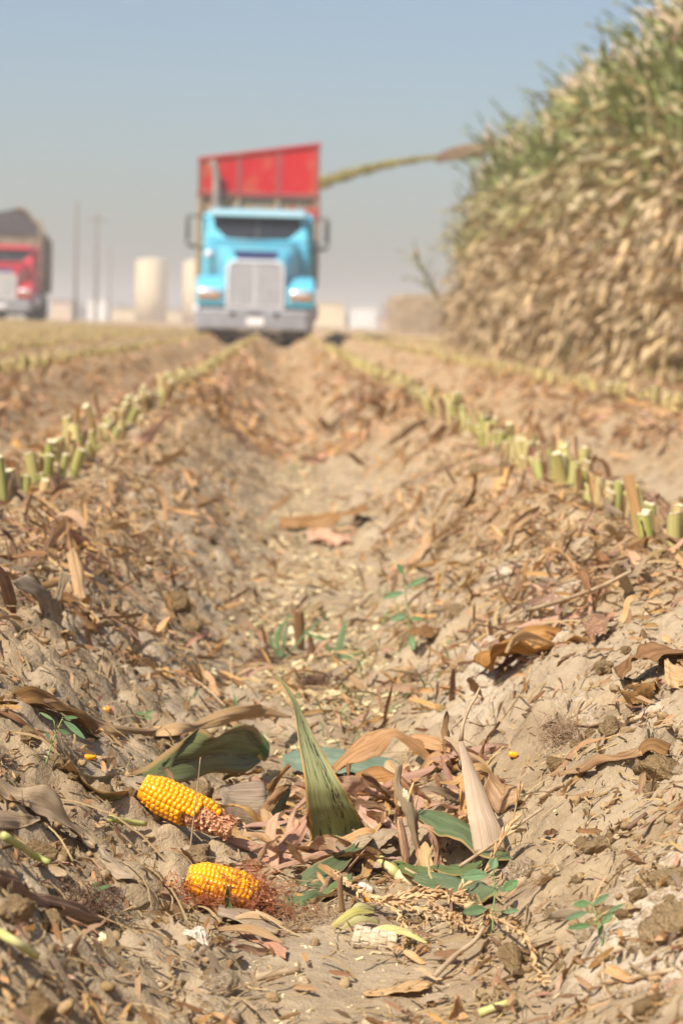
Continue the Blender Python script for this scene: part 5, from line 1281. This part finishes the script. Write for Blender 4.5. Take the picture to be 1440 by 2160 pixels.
blade('dry_leaf', 'pale salmon husk just in front of the brown kinked leaf', 'dry leaf', 'dry_pink',
      [(650, 1138), (700, 1148), (744, 1142)], [(645, 1122), (690, 1116), (738, 1130)], [(660, 1150), (740, 1150)], (-.0, .10), wave=.1)
blade('dry_leaf', 'short brown husk standing upright in the furrow bottom', 'dry leaf', 'dry_brown',
      [(622, 1366), (620, 1325), (621, 1288)], [(642, 1366), (643, 1325), (640, 1290)], [(632, 1370), (632, 1370)], (0, 0), bulge=.25, wave=.1)
blade('dry_leaf', 'dark brown husk leaning right of the upright brown husk', 'dry leaf', 'dry_brown',
      [(645, 1386), (650, 1360), (649, 1338)], [(672, 1390), (664, 1365), (656, 1340)], [(660, 1392), (660, 1392)], (-.01, 0), bulge=.2)
blade('dry_leaf', 'grey flat leaf across the furrow behind the upright leaf', 'dry leaf', 'dry_grey',
      [(718, 1452), (760, 1452), (800, 1444), (845, 1428)], [(735, 1438), (770, 1428), (805, 1418), (842, 1410)], [(730, 1460), (840, 1445)], (0, .05), wave=.08)
blade('dry_leaf', 'long dark strip along the right slope below the crust', 'dry leaf', 'dry_rust',
      [(1178, 1640), (1226, 1628), (1263, 1612), (1312, 1604), (1354, 1592)], [(1180, 1630), (1226, 1615), (1263, 1597), (1312, 1587), (1352, 1580)], [(1185, 1645), (1350, 1610)], (-.01, .01), wave=.25, bulge=.2, rag=.15)
blade('dry_leaf', 'glossy brown leaf arch between two clods on the right slope', 'dry leaf', 'dry_brown',
      [(1352, 1594), (1372, 1584), (1400, 1600)], [(1352, 1584), (1374, 1571), (1404, 1584)], [(1355, 1605), (1400, 1610)], (-.01, .02), bulge=.3)
blade('dry_leaf', 'thin tan strip curving down beside the fibrous root clump', 'dry leaf', 'dry_tan',
      [(1163, 1642), (1188, 1622), (1208, 1595), (1232, 1571), (1278, 1560)], [(1160, 1636), (1182, 1614), (1202, 1590), (1230, 1563), (1278, 1554)], [(1165, 1648), (1270, 1570)], (-.005, .0), wave=.1)
blade('dry_leaf', 'dark shrivelled leaf at the lower left edge', 'dry leaf', 'dry_brown',
      [(-15, 1872), (33, 1886), (60, 1905), (110, 1920), (157, 1936), (187, 1952), (236, 1952)], [(-15, 1836), (27, 1853), (50, 1880), (93, 1893), (147, 1907), (190, 1930), (247, 1946)], [(0, 1885), (235, 1958)], (-.004, .02), wave=.2, bulge=.15, rag=.15)
blade('dry_leaf', 'dull brown leaf end between the left clods and the lower cob', 'dry leaf', 'dry_grey',
      [(206, 1798), (220, 1828), (242, 1849), (284, 1856)], [(203, 1785), (228, 1797), (250, 1822), (284, 1848)], [(215, 1835), (280, 1862)], (-.002, .015), wave=.12, bulge=.15)
blade('dry_leaf', 'curled tan leaf standing at the bottom right corner of the mud', 'dry leaf', 'dry_tan',
      [(940, 2150), (955, 2130), (963, 2102)], [(990, 2146), (978, 2128), (968, 2100)], [(960, 2152), (960, 2152)], (-.005, .0), bulge=-.2, wave=.08)
blade('dry_leaf', 'flat tan leaf scrap at the bottom right edge of the mud', 'dry leaf', 'dry_tan',
      [(770, 2100), (815, 2098), (870, 2090), (905, 2085)], [(765, 2094), (815, 2082), (870, 2068), (906, 2068)], [(775, 2104), (900, 2096)], (-.002, .02), wave=.06)

# ------------------------------------------------------------------ cobs
Vk, Fk, _ = ico(2, 1, 0, 1)
Vk, Fk, _ = (lambda bmv: bmv)((Vk, Fk, None))
_b = bmesh.new(); bmesh.ops.create_icosphere(_b, subdivisions=2, radius=1.0)
Vk = np.array([v.co[:] for v in _b.verts]); Fk = np.array([[l.index for l in f.verts] for f in _b.faces]); _b.free()
Vk = np.sign(Vk) * np.abs(Vk) ** .62; Vk[:, 2] *= np.where(Vk[:, 2] > 0, .85, 1.2); Vk[:, 0] *= 1 - .1 * (Vk[:, 2] < 0); Vk[:, 2] -= .10 * (1 - Vk[:, 0] ** 2) * (Vk[:, 2] > 0)
KERN = mesh_np('kernel', Vk, [Fk], M['kernel'])
def cob(label, p0, p1, R0, rows, n, keep, seed, kernel_len, taper, spin=0.0, bed=.55):
    p0, p1 = np.array(p0), np.array(p1); ax = unit(p1 - p0); L = np.linalg.norm(p1 - p0)
    up = np.array((0, 0, 1.0)); side = unit(np.cross(up, ax)); up = np.cross(ax, side)
    e = bpy.data.objects.new('corn_cob', None); link(e)
    e.matrix_world = Matrix([[ax[i], side[i], up[i], p0[i]] for i in range(3)] + [[0, 0, 0, 1]])
    tag(e, label, 'corn cob')
    r = np.random.default_rng(seed)
    b = MB(); pts, rr = [], []
    for i in range(15):
        t = i / 14; pts.append((L * t, 0, 0)); rr.append(R0 * taper(t) * .66)
    b.tube(pts, rr, 20); b.build('cob_core', M['chaff'], e, True)
    b = MB(); kk = [i for i in range(15) if i / 14 < bed]; b.tube([pts[i] for i in kk], [R0 * float(taper(i / 14)) * .89 for i in kk], 20); b.build('kernel_bed', M['kernel'], e, True)
    # papery chaff in the empty sockets
    fl = (np.array([(-.5, -.4, 0), (.5, -.4, .05), (.35, .4, .3), (-.35, .4, .3)]), [np.array([(0, 1, 2, 3)])], np.zeros((4, 2)))
    Pq, Rq = [], []
    cnt = 0
    for j in range(rows):
        a = spin + 2 * math.pi * (j + .12 * (j % 2)) / rows
        for i in range(n):
            t = (i + .5 + .3 * (j // 2 % 2)) / n; x = L * t; R = R0 * taper(t)
            rad = np.array((0, math.cos(a), math.sin(a))); tan = np.array((0, -math.sin(a), math.cos(a)))
            if keep(t, a, r) :
                s = np.array((kernel_len * .56, math.pi * R / rows * 1.10, R * .30)) * r.normal(1, .035, 3)
                k = obj('kernel', KERN, e); cnt += 1
                mm = np.eye(4); tilt = r.normal(0, .05, 2)
                X = unit(np.array((1.0, 0, 0)) + rad * (tilt[0] + .05) + tan * tilt[1]); T_ = unit(np.cross(rad, X)); Rr = np.cross(X, T_)
                mm[:3, 0] = X * s[0]; mm[:3, 1] = T_ * s[1]; mm[:3, 2] = Rr * s[2]; mm[:3, 3] = np.array((x, 0, 0)) + rad * (R - s[2] * .85 + r.normal(0, R * .012))
                k.matrix_local = Matrix(mm.tolist())
            elif r.random() < .9:
                for q in range(6):
                    d = rad + r.normal(0, .5, 3); Pq.append(np.array((x, 0, 0)) + rad * R * r.uniform(.62, .74) + r.normal(0, .0008, 3)); Rq.append(unit(d))
    if Pq:
        Rm = rot_basis(np.array(Rq), r.random(len(Pq)) * 6.28, r.normal(0, .7, len(Pq))) * (r.uniform(.0018, .0045, len(Pq)))[:, None, None]
        V, F, U, Rr = merge('ch', fl, Rm, np.array(Pq), None, r.random(len(Pq)))
        tag(obj('chaff', mesh_np('chaff', V, F, M['chaff'], U, Rr, False), e), kind='stuff')
    return e, ax, side, up, L
ya = D(380, 1762) + .012
pA0, pA1 = A(301, 1659, ya + .004), A(488, 1750, ya - .012)
cobA, axA, sdA, upA, LA = cob('upper broken corn cob, yellow kernels with a ragged red stripped end', pA0, pA1, .0182, 18, 19,
    lambda t, a, r: (t < .60 + .05 * math.sin(a * 3) + (.24 if math.sin(a) > .75 and math.cos(a) > -.6 else 0) - (.0 if math.sin(a) > -.2 else .08)) and not (t < .06 and math.sin(a) < .1 and math.cos(a) < .6) and a is not None, 5, .0047, lambda t: (.72 + .28 * sstep(0, .22, np.array(t))) * (1 - .30 * sstep(.62, 1.0, np.array(t))), .2)
yb_ = D(450, 1925) + .012
pB0, pB1 = A(396, 1850, yb_ + .003), A(578, 1896, yb_ - .006)
cobB, axB, sdB, upB, LB = cob('lower broken corn cob, smaller yellow kernels tangled in reddish silk', pB0, pB1, .0172, 16, 20,
    lambda t, a, r: t < .74 + .08 * math.sin(a) and r.random() > .01, 6, .0041, lambda t: (.66 + .34 * sstep(0, .20, np.array(t))) * (1 - .52 * sstep(.55, 1.0, np.array(t))), .05)
def fibres(name, mat, parent, n, centre, spread, L, r0, seed, curl=1.0, seg=7, origin=np.zeros(3), down=.0):
    r = np.random.default_rng(seed); b = MB()
    for i in range(n):
        p = np.array(centre(r)) if callable(centre) else np.array(centre) + r.normal(0, 1, 3) * spread
        d = unit(r.normal(0, 1, 3) * np.array((1, 1, .55))); pts = [p - origin]
        for k in range(seg):
            d = unit(d + r.normal(0, .42 * curl, 3) + np.array((0, 0, -down))); p = p + d * L / seg * r.uniform(.7, 1.3); pts.append(p - origin)
        b.tube(pts, r0, 3, False)
    return tag(b.build(name, mat, parent, True), kind='stuff')
# silk: tangled over the right end and under the left end (in the cob's own frame)
def silk_c(r):
    if r.random() < .62:
        t = r.uniform(.52, 1.02); a = r.uniform(-2.6, 2.2); R = .0172 * (1.0 - .5 * float(sstep(.55, 1.0, np.array(t)))) * r.uniform(.9, 1.12); return (t * LB, R * math.cos(a) * -1, R * math.sin(a))
    return (r.uniform(-.012, .042), -r.uniform(.010, .024), r.uniform(-.018, .0))
fibres('silk', M['silk'], cobB, 420, silk_c, 0, .024, .00030, 8, 1.1)
fibres('silk', M['silk'], cobA, 10, lambda r: (r.uniform(.5, 1) * LA, -.012, .016), 0, .03, .0002, 9, .6)

# loose kernels and small bits
def bit(name, label, cat, me, px, py, s, h=.0, rot=(0, 0, 0), group=None):
    p = G(px, py); o = obj(name, me, None, tuple(p + np.array((0, 0, h)))); o.scale = s if hasattr(s, '__len__') else (s, s, s); o.rotation_euler = rot; return tag(o, label, cat, group)
bit('corn_kernel', 'yellow kernel on a thin stalk bit above the tan dry leaf', 'kernel', KERN, 225, 1502, (.0045, .005, .004), .003)
bit('corn_kernel', 'orange kernel beside papery chaff left of the green leaf', 'kernel', KERN, 190, 1602, (.0065, .004, .003), .003, (0, 0, .4))
bit('corn_kernel', 'single orange kernel standing on a tan straw on the right slope', 'kernel', KERN, 1081, 1603, (.005, .0035, .003), .006, (0, .2, 0))
bit('corn_kernel', 'yellow kernel under the white cob bit in the middle', 'kernel', KERN, 779, 1900, (.0065, .004, .0035), .003)
def cob_bit(label, px, py, L, R, rot, mat, seed, holes=True):
    p = G(px, py); e = bpy.data.objects.new('cob_fragment', None); link(e); e.location = p + np.array((0, 0, R * .7)); e.rotation_euler = rot; tag(e, label, 'cob fragment')
    r = np.random.default_rng(seed); rings = []
    for i in range(9):
        t = i / 8; x = (t - .5) * L; k = 1 if 0 < i < 8 else .7
        rings.append([(x + r.normal(0, L * .02), R * k * (1 + r.normal(0, .09)) * math.cos(a), R * k * (1 + r.normal(0, .09)) * math.sin(a)) for a in np.arange(12) * math.pi / 6])
    b = MB(); b.loft(rings); b.build('pith', mat, e, not holes)
    if holes:
        for j in range(10):
            for i in range(5):
                a = j * math.pi / 5 + (i % 2) * .3 + r.normal(0, .06); x = (i / 4 - .5) * L * .82 + r.normal(0, L * .012)
                q = MB(); c = np.array((x, R * 1.02 * math.cos(a), R * 1.02 * math.sin(a))); u = np.array((1, 0, 0)) * L * .09; v = np.array((0, -math.sin(a), math.cos(a))) * R * .285; w_ = np.array((0, math.cos(a), math.sin(a))) * R * .05 * r.uniform(.3, 1.3)
                q.hexa([c - u - v - w_, c + u - v - w_, c + u + v - w_, c - u + v - w_, c - u * .8 - v * .8 + w_, c + u * .8 - v * .8 + w_, c + u * .8 + v * .8 + w_, c - u * .8 + v * .8 + w_]); q.build('socket', M['cob_cream'], e)
    return e
cob_bit('white stripped cob fragment with square sockets on the flat mud', 790, 1998, .034, .0085, (0, .12, -.15), M['cob_cream'], 3)
cob_bit('small white and red cob bit at the foot of the golden tassel', 768, 1886, .013, .0055, (.3, .4, .3), M['cob_white'], 4, False)
Vp2, Fp2, _ = ico(4, 23, .75, 1.0)
pl_ = obj('pith_lump', mesh_np('pith_lump', Vp2 * np.array((.0095, .0065, .007)), Fp2, M['cob_white'], None, None, False), None, tuple(G(418, 1990) + np.array((0, 0, .005)))); pl_.rotation_euler = (0, .5, .4); tag(pl_, 'fluffy white pith lump left below the lower cob', 'pith')
cob_bit('pale yellow cob end half buried left of the mud', 222, 1998, .012, .006, (.1, .3, .2), M['chip'], 7, False)

# ------------------------------------------------------------------ golden tassel and its dry stems
spk = MB(); spk.lathe([(.0003, 0), (.0013, .002), (.0016, .0045), (.0011, .007), (.0002, .0092)], 6, 'z'); SPV = np.array(spk.V) * np.array((.75, .75, .95)); SPF = [np.array([f for f in spk.F if len(f) == 4])]
SPT = (SPV, SPF, np.zeros((len(SPV), 2)))
def tassel_branch(name, label, pix, r0, dens, parent=None, lift=.004, seed=1, size=1.0, Y=None):
    if Y is None: P = catmull([G(x, y, lift + (q[0] if q else 0)) for x, y, *q in pix], 12)
    else: P = catmull([A(x, y, Y + (q[0] if q else 0)) for x, y, *q in pix], 12)
    o0 = P.mean(0) if parent is None else np.array(parent.location)
    b = MB(); b.tube([p - o0 for p in P], [r0 * (1 - .5 * i / len(P)) for i in range(len(P))], 6)
    if parent is None:
        o = b.build('dry_tassel', M['tassel'], None, True, loc=tuple(o0)); tag(o, label, 'tassel')
    else: o = b.build('branch', M['tassel'], parent, True)
    r = np.random.default_rng(seed); L = np.linalg.norm(np.diff(P, axis=0), axis=1).sum(); n = int(L * dens)
    ii = r.uniform(0, len(P) - 1.01, n); i0 = ii.astype(int); f = ii - i0
    pos = P[i0] * (1 - f)[:, None] + P[i0 + 1] * f[:, None]; T_ = P[i0 + 1] - P[i0]; T_ /= np.linalg.norm(T_, axis=1)[:, None]
    d = T_ * 1.1 + r.normal(0, .33, (n, 3)); d /= np.linalg.norm(d, axis=1)[:, None]
    Rm = rot_basis(d, r.random(n) * 6.28) * (size * r.uniform(.7, 1.15, n))[:, None, None]
    V, F, U, R = merge('sp', SPT, Rm, pos - o0, None, r.random(n))
    tag(obj('spikelets', mesh_np('spikelets', V, F, M['tassel'], U, R), o), kind='stuff')
    return o
ts = tassel_branch('dry_tassel', 'golden dry corn tassel lying across the mud right of the lower cob', [(700, 1838, .012), (740, 1868, .014), (790, 1892, .012), (850, 1895, .012), (920, 1890, .010), (985, 1905, .008), (1040, 1935, .006)], .0012, 620, seed=3)
for k, pix in enumerate(([(800, 1892, .012), (860, 1912, .008), (930, 1925, .008), (990, 1942, .006)], [(830, 1890, .012), (890, 1878, .016), (950, 1885, .012), (1000, 1895, .01)], [(850, 1905, .01), (900, 1935, .006), (870, 1965, .005), (835, 2005, .004)], [(780, 1890, .012), (830, 1918, .008), (850, 1950, .004)], [(960, 1905, .008), (1005, 1915, .008), (1040, 1925, .008)], [(900, 1895, .012), (960, 1940, .006), (1010, 1965, .004)])):
    tassel_branch('branch', None, pix, .0009, (620, 640, 380, 520, 560, 520)[k], ts, seed=10 + k)
tassel_branch('dry_tassel', 'thin golden tassel strand bending down over the tall clod', [(1040, 1935, .010), (1080, 1955, .02), (1105, 1975, .022), (1122, 2010, .014), (1130, 2045, .008), (1145, 2072, .004)], .0012, 650, seed=31)
yt = D(1030, 1850)
tassel_branch('dry_tassel', 'slender brown tassel spike rising left of the seedling', [(1022, 1838), (1042, 1800), (1058, 1772), (1078, 1735), (1090, 1690), (1094, 1670)], .0011, 330, seed=33, Y=yt - .01, size=1.25)
tassel_branch('dry_tassel', 'short brown bud spray in front of the low green leaf', [(955, 1892), (975, 1872), (985, 1862), (1002, 1848)], .001, 500, seed=35, Y=D(960, 1905) - .01, size=1.3)
# ------------------------------------------------------------------ sticks and stems
def stick(name, label, cat, pix, r0, mat, lift=.004, Y=None, seg=8, taper=.75):
    P = catmull([G(x, y, lift + (q[0] if q else 0)) if Y is None else A(x, y, Y + (q[0] if q else 0)) for x, y, *q in pix], 4); o0 = P.mean(0)
    b = MB(); b.tube([p - o0 for p in P], [r0 * (1 - (1 - taper) * i / len(P)) * (1 + .06 * math.sin(i * 2.3)) for i in range(len(P))], seg)
    return tag(b.build(name, M[mat], None, True, loc=tuple(o0)), label, cat)
stick('dry_twig', 'grey bent twig crossing under the pale standing blade', 'twig', [(968, 1828), (1010, 1800), (1056, 1768), (1100, 1735), (1145, 1704)], .0016, 'twig', Y=D(1030, 1840) - .012)
stick('dry_straw', 'thin dry stem standing upright in front of the upper cob', 'stem', [(401, 1795), (407, 1740), (415, 1675), (423, 1597)], .0008, 'twig', Y=D(401, 1796), taper=.4)
stick('brown_stick', 'short brown stick casting a shadow on the flat mud', 'stick', [(538, 2062), (580, 2055), (632, 2045)], .0035, 'twig', .003)
st_ = stick('cut_stalk', 'bright green stalk piece at the lower left edge', 'stem', [(-20, 1958, .008), (30, 1985, .010), (78, 2016, .008)], .0034, 'stem_green', .006)
stick('cut_stalk', 'yellow green split stem left of the upper cob', 'stem', [(232, 1726, .006), (270, 1734, .008), (308, 1738, .006)], .0032, 'stem_green', .004)
stick('cut_stalk', 'split pale green stem above the lower left clods', 'stem', [(8, 1762, .008), (45, 1785, .008), (75, 1805, .008), (105, 1820, .006)], .0032, 'stem_green', .006)
stick('dry_straw', 'straw stick left of the round clod on the right slope', 'straw', [(1236, 1532), (1285, 1520), (1330, 1508)], .0022, 'twig')
stick('dry_straw', 'straw stick right of the round clod on the right slope', 'straw', [(1298, 1530), (1345, 1514), (1390, 1498)], .0022, 'twig')
stick('dry_straw', 'straw lying under the dark strip on the right slope', 'straw', [(1135, 1684), (1160, 1668), (1186, 1655)], .0024, 'twig')
stick('dark_twig', 'charred dark twig on the right slope', 'twig', [(1322, 1748), (1342, 1732), (1362, 1716)], .0024, 'silk_dark')
stick('dry_straw', 'long pale straw leaning on the right stub litter', 'straw', [(1110, 1288, .02), (1180, 1268, .03), (1260, 1240, .04), (1330, 1205, .05)], .003, 'twig')
stick('dry_straw', 'thin curved stem on the left slope above the tan leaf', 'straw', [(330, 1412), (400, 1430), (440, 1455), (475, 1490)], .0016, 'twig', .012)
stick('dry_straw', 'broken cane stub at the bottom right', 'straw', [(1010, 2138), (1050, 2122), (1088, 2110)], .0032, 'stem_green')
stick('dry_twig', 'knotted dry stem in front of the tall clod', 'twig', [(915, 2060, .004), (960, 2015, .008), (1000, 1985, .012), (1020, 1955, .014)], .0022, 'twig')
stick('dry_twig', 'long thin stem across the bottom right corner', 'twig', [(1270, 2020), (1275, 2090), (1310, 2130), (1340, 2158)], .0015, 'twig')
stick('dry_straw', 'straw lying across the bottom right soil', 'straw', [(1270, 2072), (1340, 2062), (1420, 2045)], .0022, 'twig')
# ------------------------------------------------------------------ fibrous clumps
def clump(label, px, py, w, hgt, n, mat, seed, L=.02, r0=.0003):
    p = G(px, py); e = bpy.data.objects.new('fibre_clump', None); e.location = p; link(e); tag(e, label, 'fibre clump')
    fibres('fibres', M[mat], e, n, lambda r: np.array((r.normal(0, w), r.normal(0, w), abs(r.normal(0, hgt)))), 0, L, r0, seed, 1.0)
clump('brown fibrous root clump on the pale crust of the right slope', 1190, 1560, .011, .008, 340, 'root_hair', 4)
clump('dark tangle of old silk beside the shrivelled leaf at lower left', 178, 1915, .011, .005, 300, 'silk_dark', 5)
clump('dark old silk knot in the furrow left of the upright brown husk', 556, 1402, .009, .008, 220, 'silk_dark', 6, .018, .0007)
clump('dark old silk knot behind the upright leaf', 668, 1450, .014, .007, 260, 'silk_dark', 7, .02, .0007)
clump('small reddish silk wisp below the broad green leaf', 625, 1935, .012, .003, 130, 'silk', 8, .016, .00025)
clump('pale fibres below the wisp of red silk', 660, 1940, .016, .003, 150, 'root_hair', 9, .016, .0003)
# ------------------------------------------------------------------ placed clods
def clod_at(px, py, r0, label, v, sq=(1, 1, 1), sink=.35, crust=False):
    p = G(px, py); o = obj('soil_clod', CLOD[v % 9], None, (p[0], p[1], p[2] + r0 * sq[2] * (1 - sink) - r0 * .2)); o.scale = tuple(r0 * q for q in sq); o.rotation_euler = (.3 * v, .2, v * 1.7); return tag(o, label, 'soil clod')
clod_at(330, 1724, .0105, 'rounded clod leaning on the lower side of the upper cob', 1)
clod_at(420, 1688, .0150, 'large clod wedged behind the upper cob', 2)
clod_at(376, 1290, .024, 'pale rounded clod alone on the left slope', 3)
clod_at(78, 2158, .0125, 'big pale stone like clod in the lower left corner', 4)
clod_at(1362, 2150, .0125, 'rounded pale clod in the lower right corner', 5)
clod_at(466, 2092, .0115, 'reddish brown clod left of the brown stick', 6, (1.2, 1, .9))
clod_at(462, 2150, .014, 'brown clod at the bottom edge, left of the mud', 7, (1.2, 1, .8))
clod_at(1082, 2052, .0125, 'tall pointed clod under the bending tassel strand', 8, (.85, .8, 1.5))
clod_at(1290, 1548, .0125, 'round clod between two straw sticks on the right slope', 1)
clod_at(1262, 1792, .012, 'crusted clod on the right slope above the second seedling', 2, (1.4, 1, .7))
clod_at(1412, 1985, .022, 'large crusted boulder of soil at the right edge', 3, (1.3, 1.2, .8))
clod_at(1405, 1868, .014, 'crusted clod at the right edge above the large boulder', 5, (1.5, 1, .7))
clod_at(1095, 1855, .013, 'crumbly clod right of the first seedling', 6, (1.3, 1, .9))
clod_at(1400, 1640, .017, 'tan clod at the right edge over the glossy brown arch', 0, (1.3, 1, .9))
clod_at(1360, 1622, .012, 'clod standing left of the glossy brown arch', 4)
clod_at(88, 1818, .013, 'gritty clod beside the split pale green stem', 7)
clod_at(140, 1818, .010, 'smaller gritty clod right of the split green stem', 8)
clod_at(30, 1935, .013, 'gritty grey clod at the left edge under the shrivelled leaf', 2, (1.2, 1, .9))
clod_at(105, 1960, .012, 'pale clod under the end of the shrivelled leaf', 3, (1.3, 1, .8))
clod_at(60, 1565, .011, 'gritty clod between the seedling and the left edge', 1)
clod_at(130, 1500, .011, 'clod under the dark brown curled leaf', 5)
# ------------------------------------------------------------------ seedlings
def seedling(label, stem, leaves, Yo, r0=.0009):
    p = A(*stem[0], Yo); e = bpy.data.objects.new('seedling', None); e.location = p; link(e); tag(e, label, 'seedling')
    P = catmull([A(x, y, Yo + .004 * i) - p for i, (x, y) in enumerate(stem)], 5)
    b = MB(); b.tube(P, [r0 * (1 - .4 * i / len(P)) for i in range(len(P))], 6); b.build('stem', M['seed_stem'], e, True)
    for (bx, by, tx, ty, wpx, dz, ax_, ay_) in leaves:
        q0, q1 = A(bx, by, Yo) - p, A(tx, ty, Yo + dz) - p; d = q1 - q0; ln = np.linalg.norm(d)
        sc = A(1, 0, Yo)[0] - A(0, 0, Yo)[0]; s = unit(np.cross(d, (0.15, -1, .35))) * wpx * sc / 2
        Ls, Rs = [], []
        for t, w in ((0, .05), (.15, .55), (.4, 1), (.7, .85), (.9, .45), (1, .05)):
            c = q0 + d * t + np.array((0, 0, -.12 * ln * t * t)); Ls.append(c - s * w); Rs.append(c + s * w)
        ribbon('leaf', Ls, Rs, M['seedling'], e, fold=-.12, wave=.03, n=3, m=6, thick=.0003)
        b = MB(); b.tube([A(ax_, ay_, Yo) - p, (A(ax_, ay_, Yo) - p) * .4 + q0 * .6 + np.array((0, 0, .001)), q0], r0 * .5, 5); b.build('leaf_stalk', M['seed_stem'], e, True)
    return e
seedling('green seedling with five rounded leaves in front of the low green leaf', [(1038, 1968), (1040, 1920), (1043, 1880), (1040, 1835)],
    [(1030, 1846, 970, 1842, 26, 0, 1041, 1846), (1036, 1834, 1044, 1806, 24, .01, 1040, 1836), (1058, 1880, 1092, 1852, 22, .01, 1043, 1884), (1026, 1918, 976, 1918, 24, -.01, 1040, 1910), (1060, 1925, 1094, 1916, 12, .0, 1041, 1920), (1050, 1868, 1062, 1880, 10, 0, 1043, 1872)], D(1038, 1970))
seedling('green seedling with narrow upturned leaves at the lower right', [(1270, 1995), (1262, 1960), (1256, 1930), (1246, 1902)],
    [(1243, 1906, 1208, 1904, 17, 0, 1247, 1908), (1250, 1910, 1284, 1880, 13, .01, 1248, 1912), (1238, 1924, 1192, 1934, 15, -.005, 1254, 1926), (1246, 1952, 1196, 1952, 14, -.005, 1258, 1946), (1276, 1928, 1318, 1900, 9, .0, 1258, 1936), (1268, 1950, 1292, 1922, 17, .0, 1260, 1952), (1262, 1975, 1270, 1945, 12, -.01, 1264, 1976)], D(1270, 1998))
seedling('slender green seedling among grey clods near the left edge', [(97, 1612), (108, 1575), (118, 1548), (132, 1516)],
    [(134, 1520, 180, 1552, 14, 0, 130, 1520), (134, 1514, 165, 1510, 9, .005, 132, 1516), (114, 1520, 84, 1498, 7, .005, 118, 1544), (106, 1560, 95, 1538, 6, 0, 108, 1570), (122, 1540, 150, 1545, 9, .005, 118, 1548)], D(97, 1614))
seedling('tiny green sprout beside the lower cob', [(192, 1925), (196, 1890), (200, 1870)], [(200, 1880, 236, 1862, 8, 0, 196, 1886), (196, 1900, 216, 1896, 12, -.004, 196, 1902), (198, 1874, 204, 1856, 6, 0, 199, 1876)], D(192, 1928), .0006)
seedling('small feathery green sprout right of the left seedling', [(300, 1520), (303, 1505), (306, 1495)], [(303, 1508, 325, 1496, 7, 0, 303, 1510), (303, 1508, 286, 1500, 7, 0, 303, 1510), (304, 1514, 322, 1512, 7, 0, 303, 1515)], D(300, 1522), .0006)
seedling('tall leafy green weed on the right side of the furrow in the middle distance', [(870, 1372), (862, 1310), (856, 1260), (850, 1200)],
    [(850, 1212, 838, 1186, 12, .0, 852, 1214), (858, 1240, 900, 1212, 12, 0, 856, 1246), (852, 1250, 806, 1256, 14, 0, 857, 1252), (858, 1300, 820, 1302, 16, 0, 861, 1304), (864, 1306, 892, 1302, 10, 0, 862, 1308), (866, 1340, 872, 1368, 16, -.01, 865, 1338)], D(870, 1374), .0012)
def tuft(label, px, py, blades, Y):
    p = A(px, py, Y); e = bpy.data.objects.new('grass_tuft', None); e.location = p; link(e); tag(e, label, 'grass')
    for (x0, y0_, x1, y1, x2, y2, w) in blades:
        c = [A(x0, y0_, Y) - p, A(x1, y1, Y) - p, A(x2, y2, Y) - p]; sc = A(1, 0, Y)[0] - A(0, 0, Y)[0]
        d = unit(c[2] - c[0]); s = unit(np.cross(d, (.1, -1, .2))) * w * sc / 2
        ribbon('blade', [c[0] - s * .6, c[1] - s, c[2] - s * .08], [c[0] + s * .6, c[1] + s, c[2] + s * .08], M['seedling'], e, fold=-.15, n=4, m=2, thick=0)
tuft('green grass tuft left of the upright brown husk', 590, 1385, [(590, 1390, 585, 1340, 612, 1296, 12), (592, 1390, 600, 1350, 606, 1310, 8), (588, 1388, 570, 1350, 575, 1325, 7), (600, 1390, 650, 1330, 690, 1300, 6), (640, 1330, 670, 1345, 700, 1350, 6)], D(590, 1392))
tuft('broad green grass blade right of the upright brown husk', 715, 1390, [(712, 1392, 718, 1350, 730, 1302, 16), (705, 1392, 740, 1380, 790, 1370, 9), (700, 1390, 690, 1360, 664, 1330, 6), (715, 1392, 760, 1385, 800, 1392, 9)], D(712, 1394))
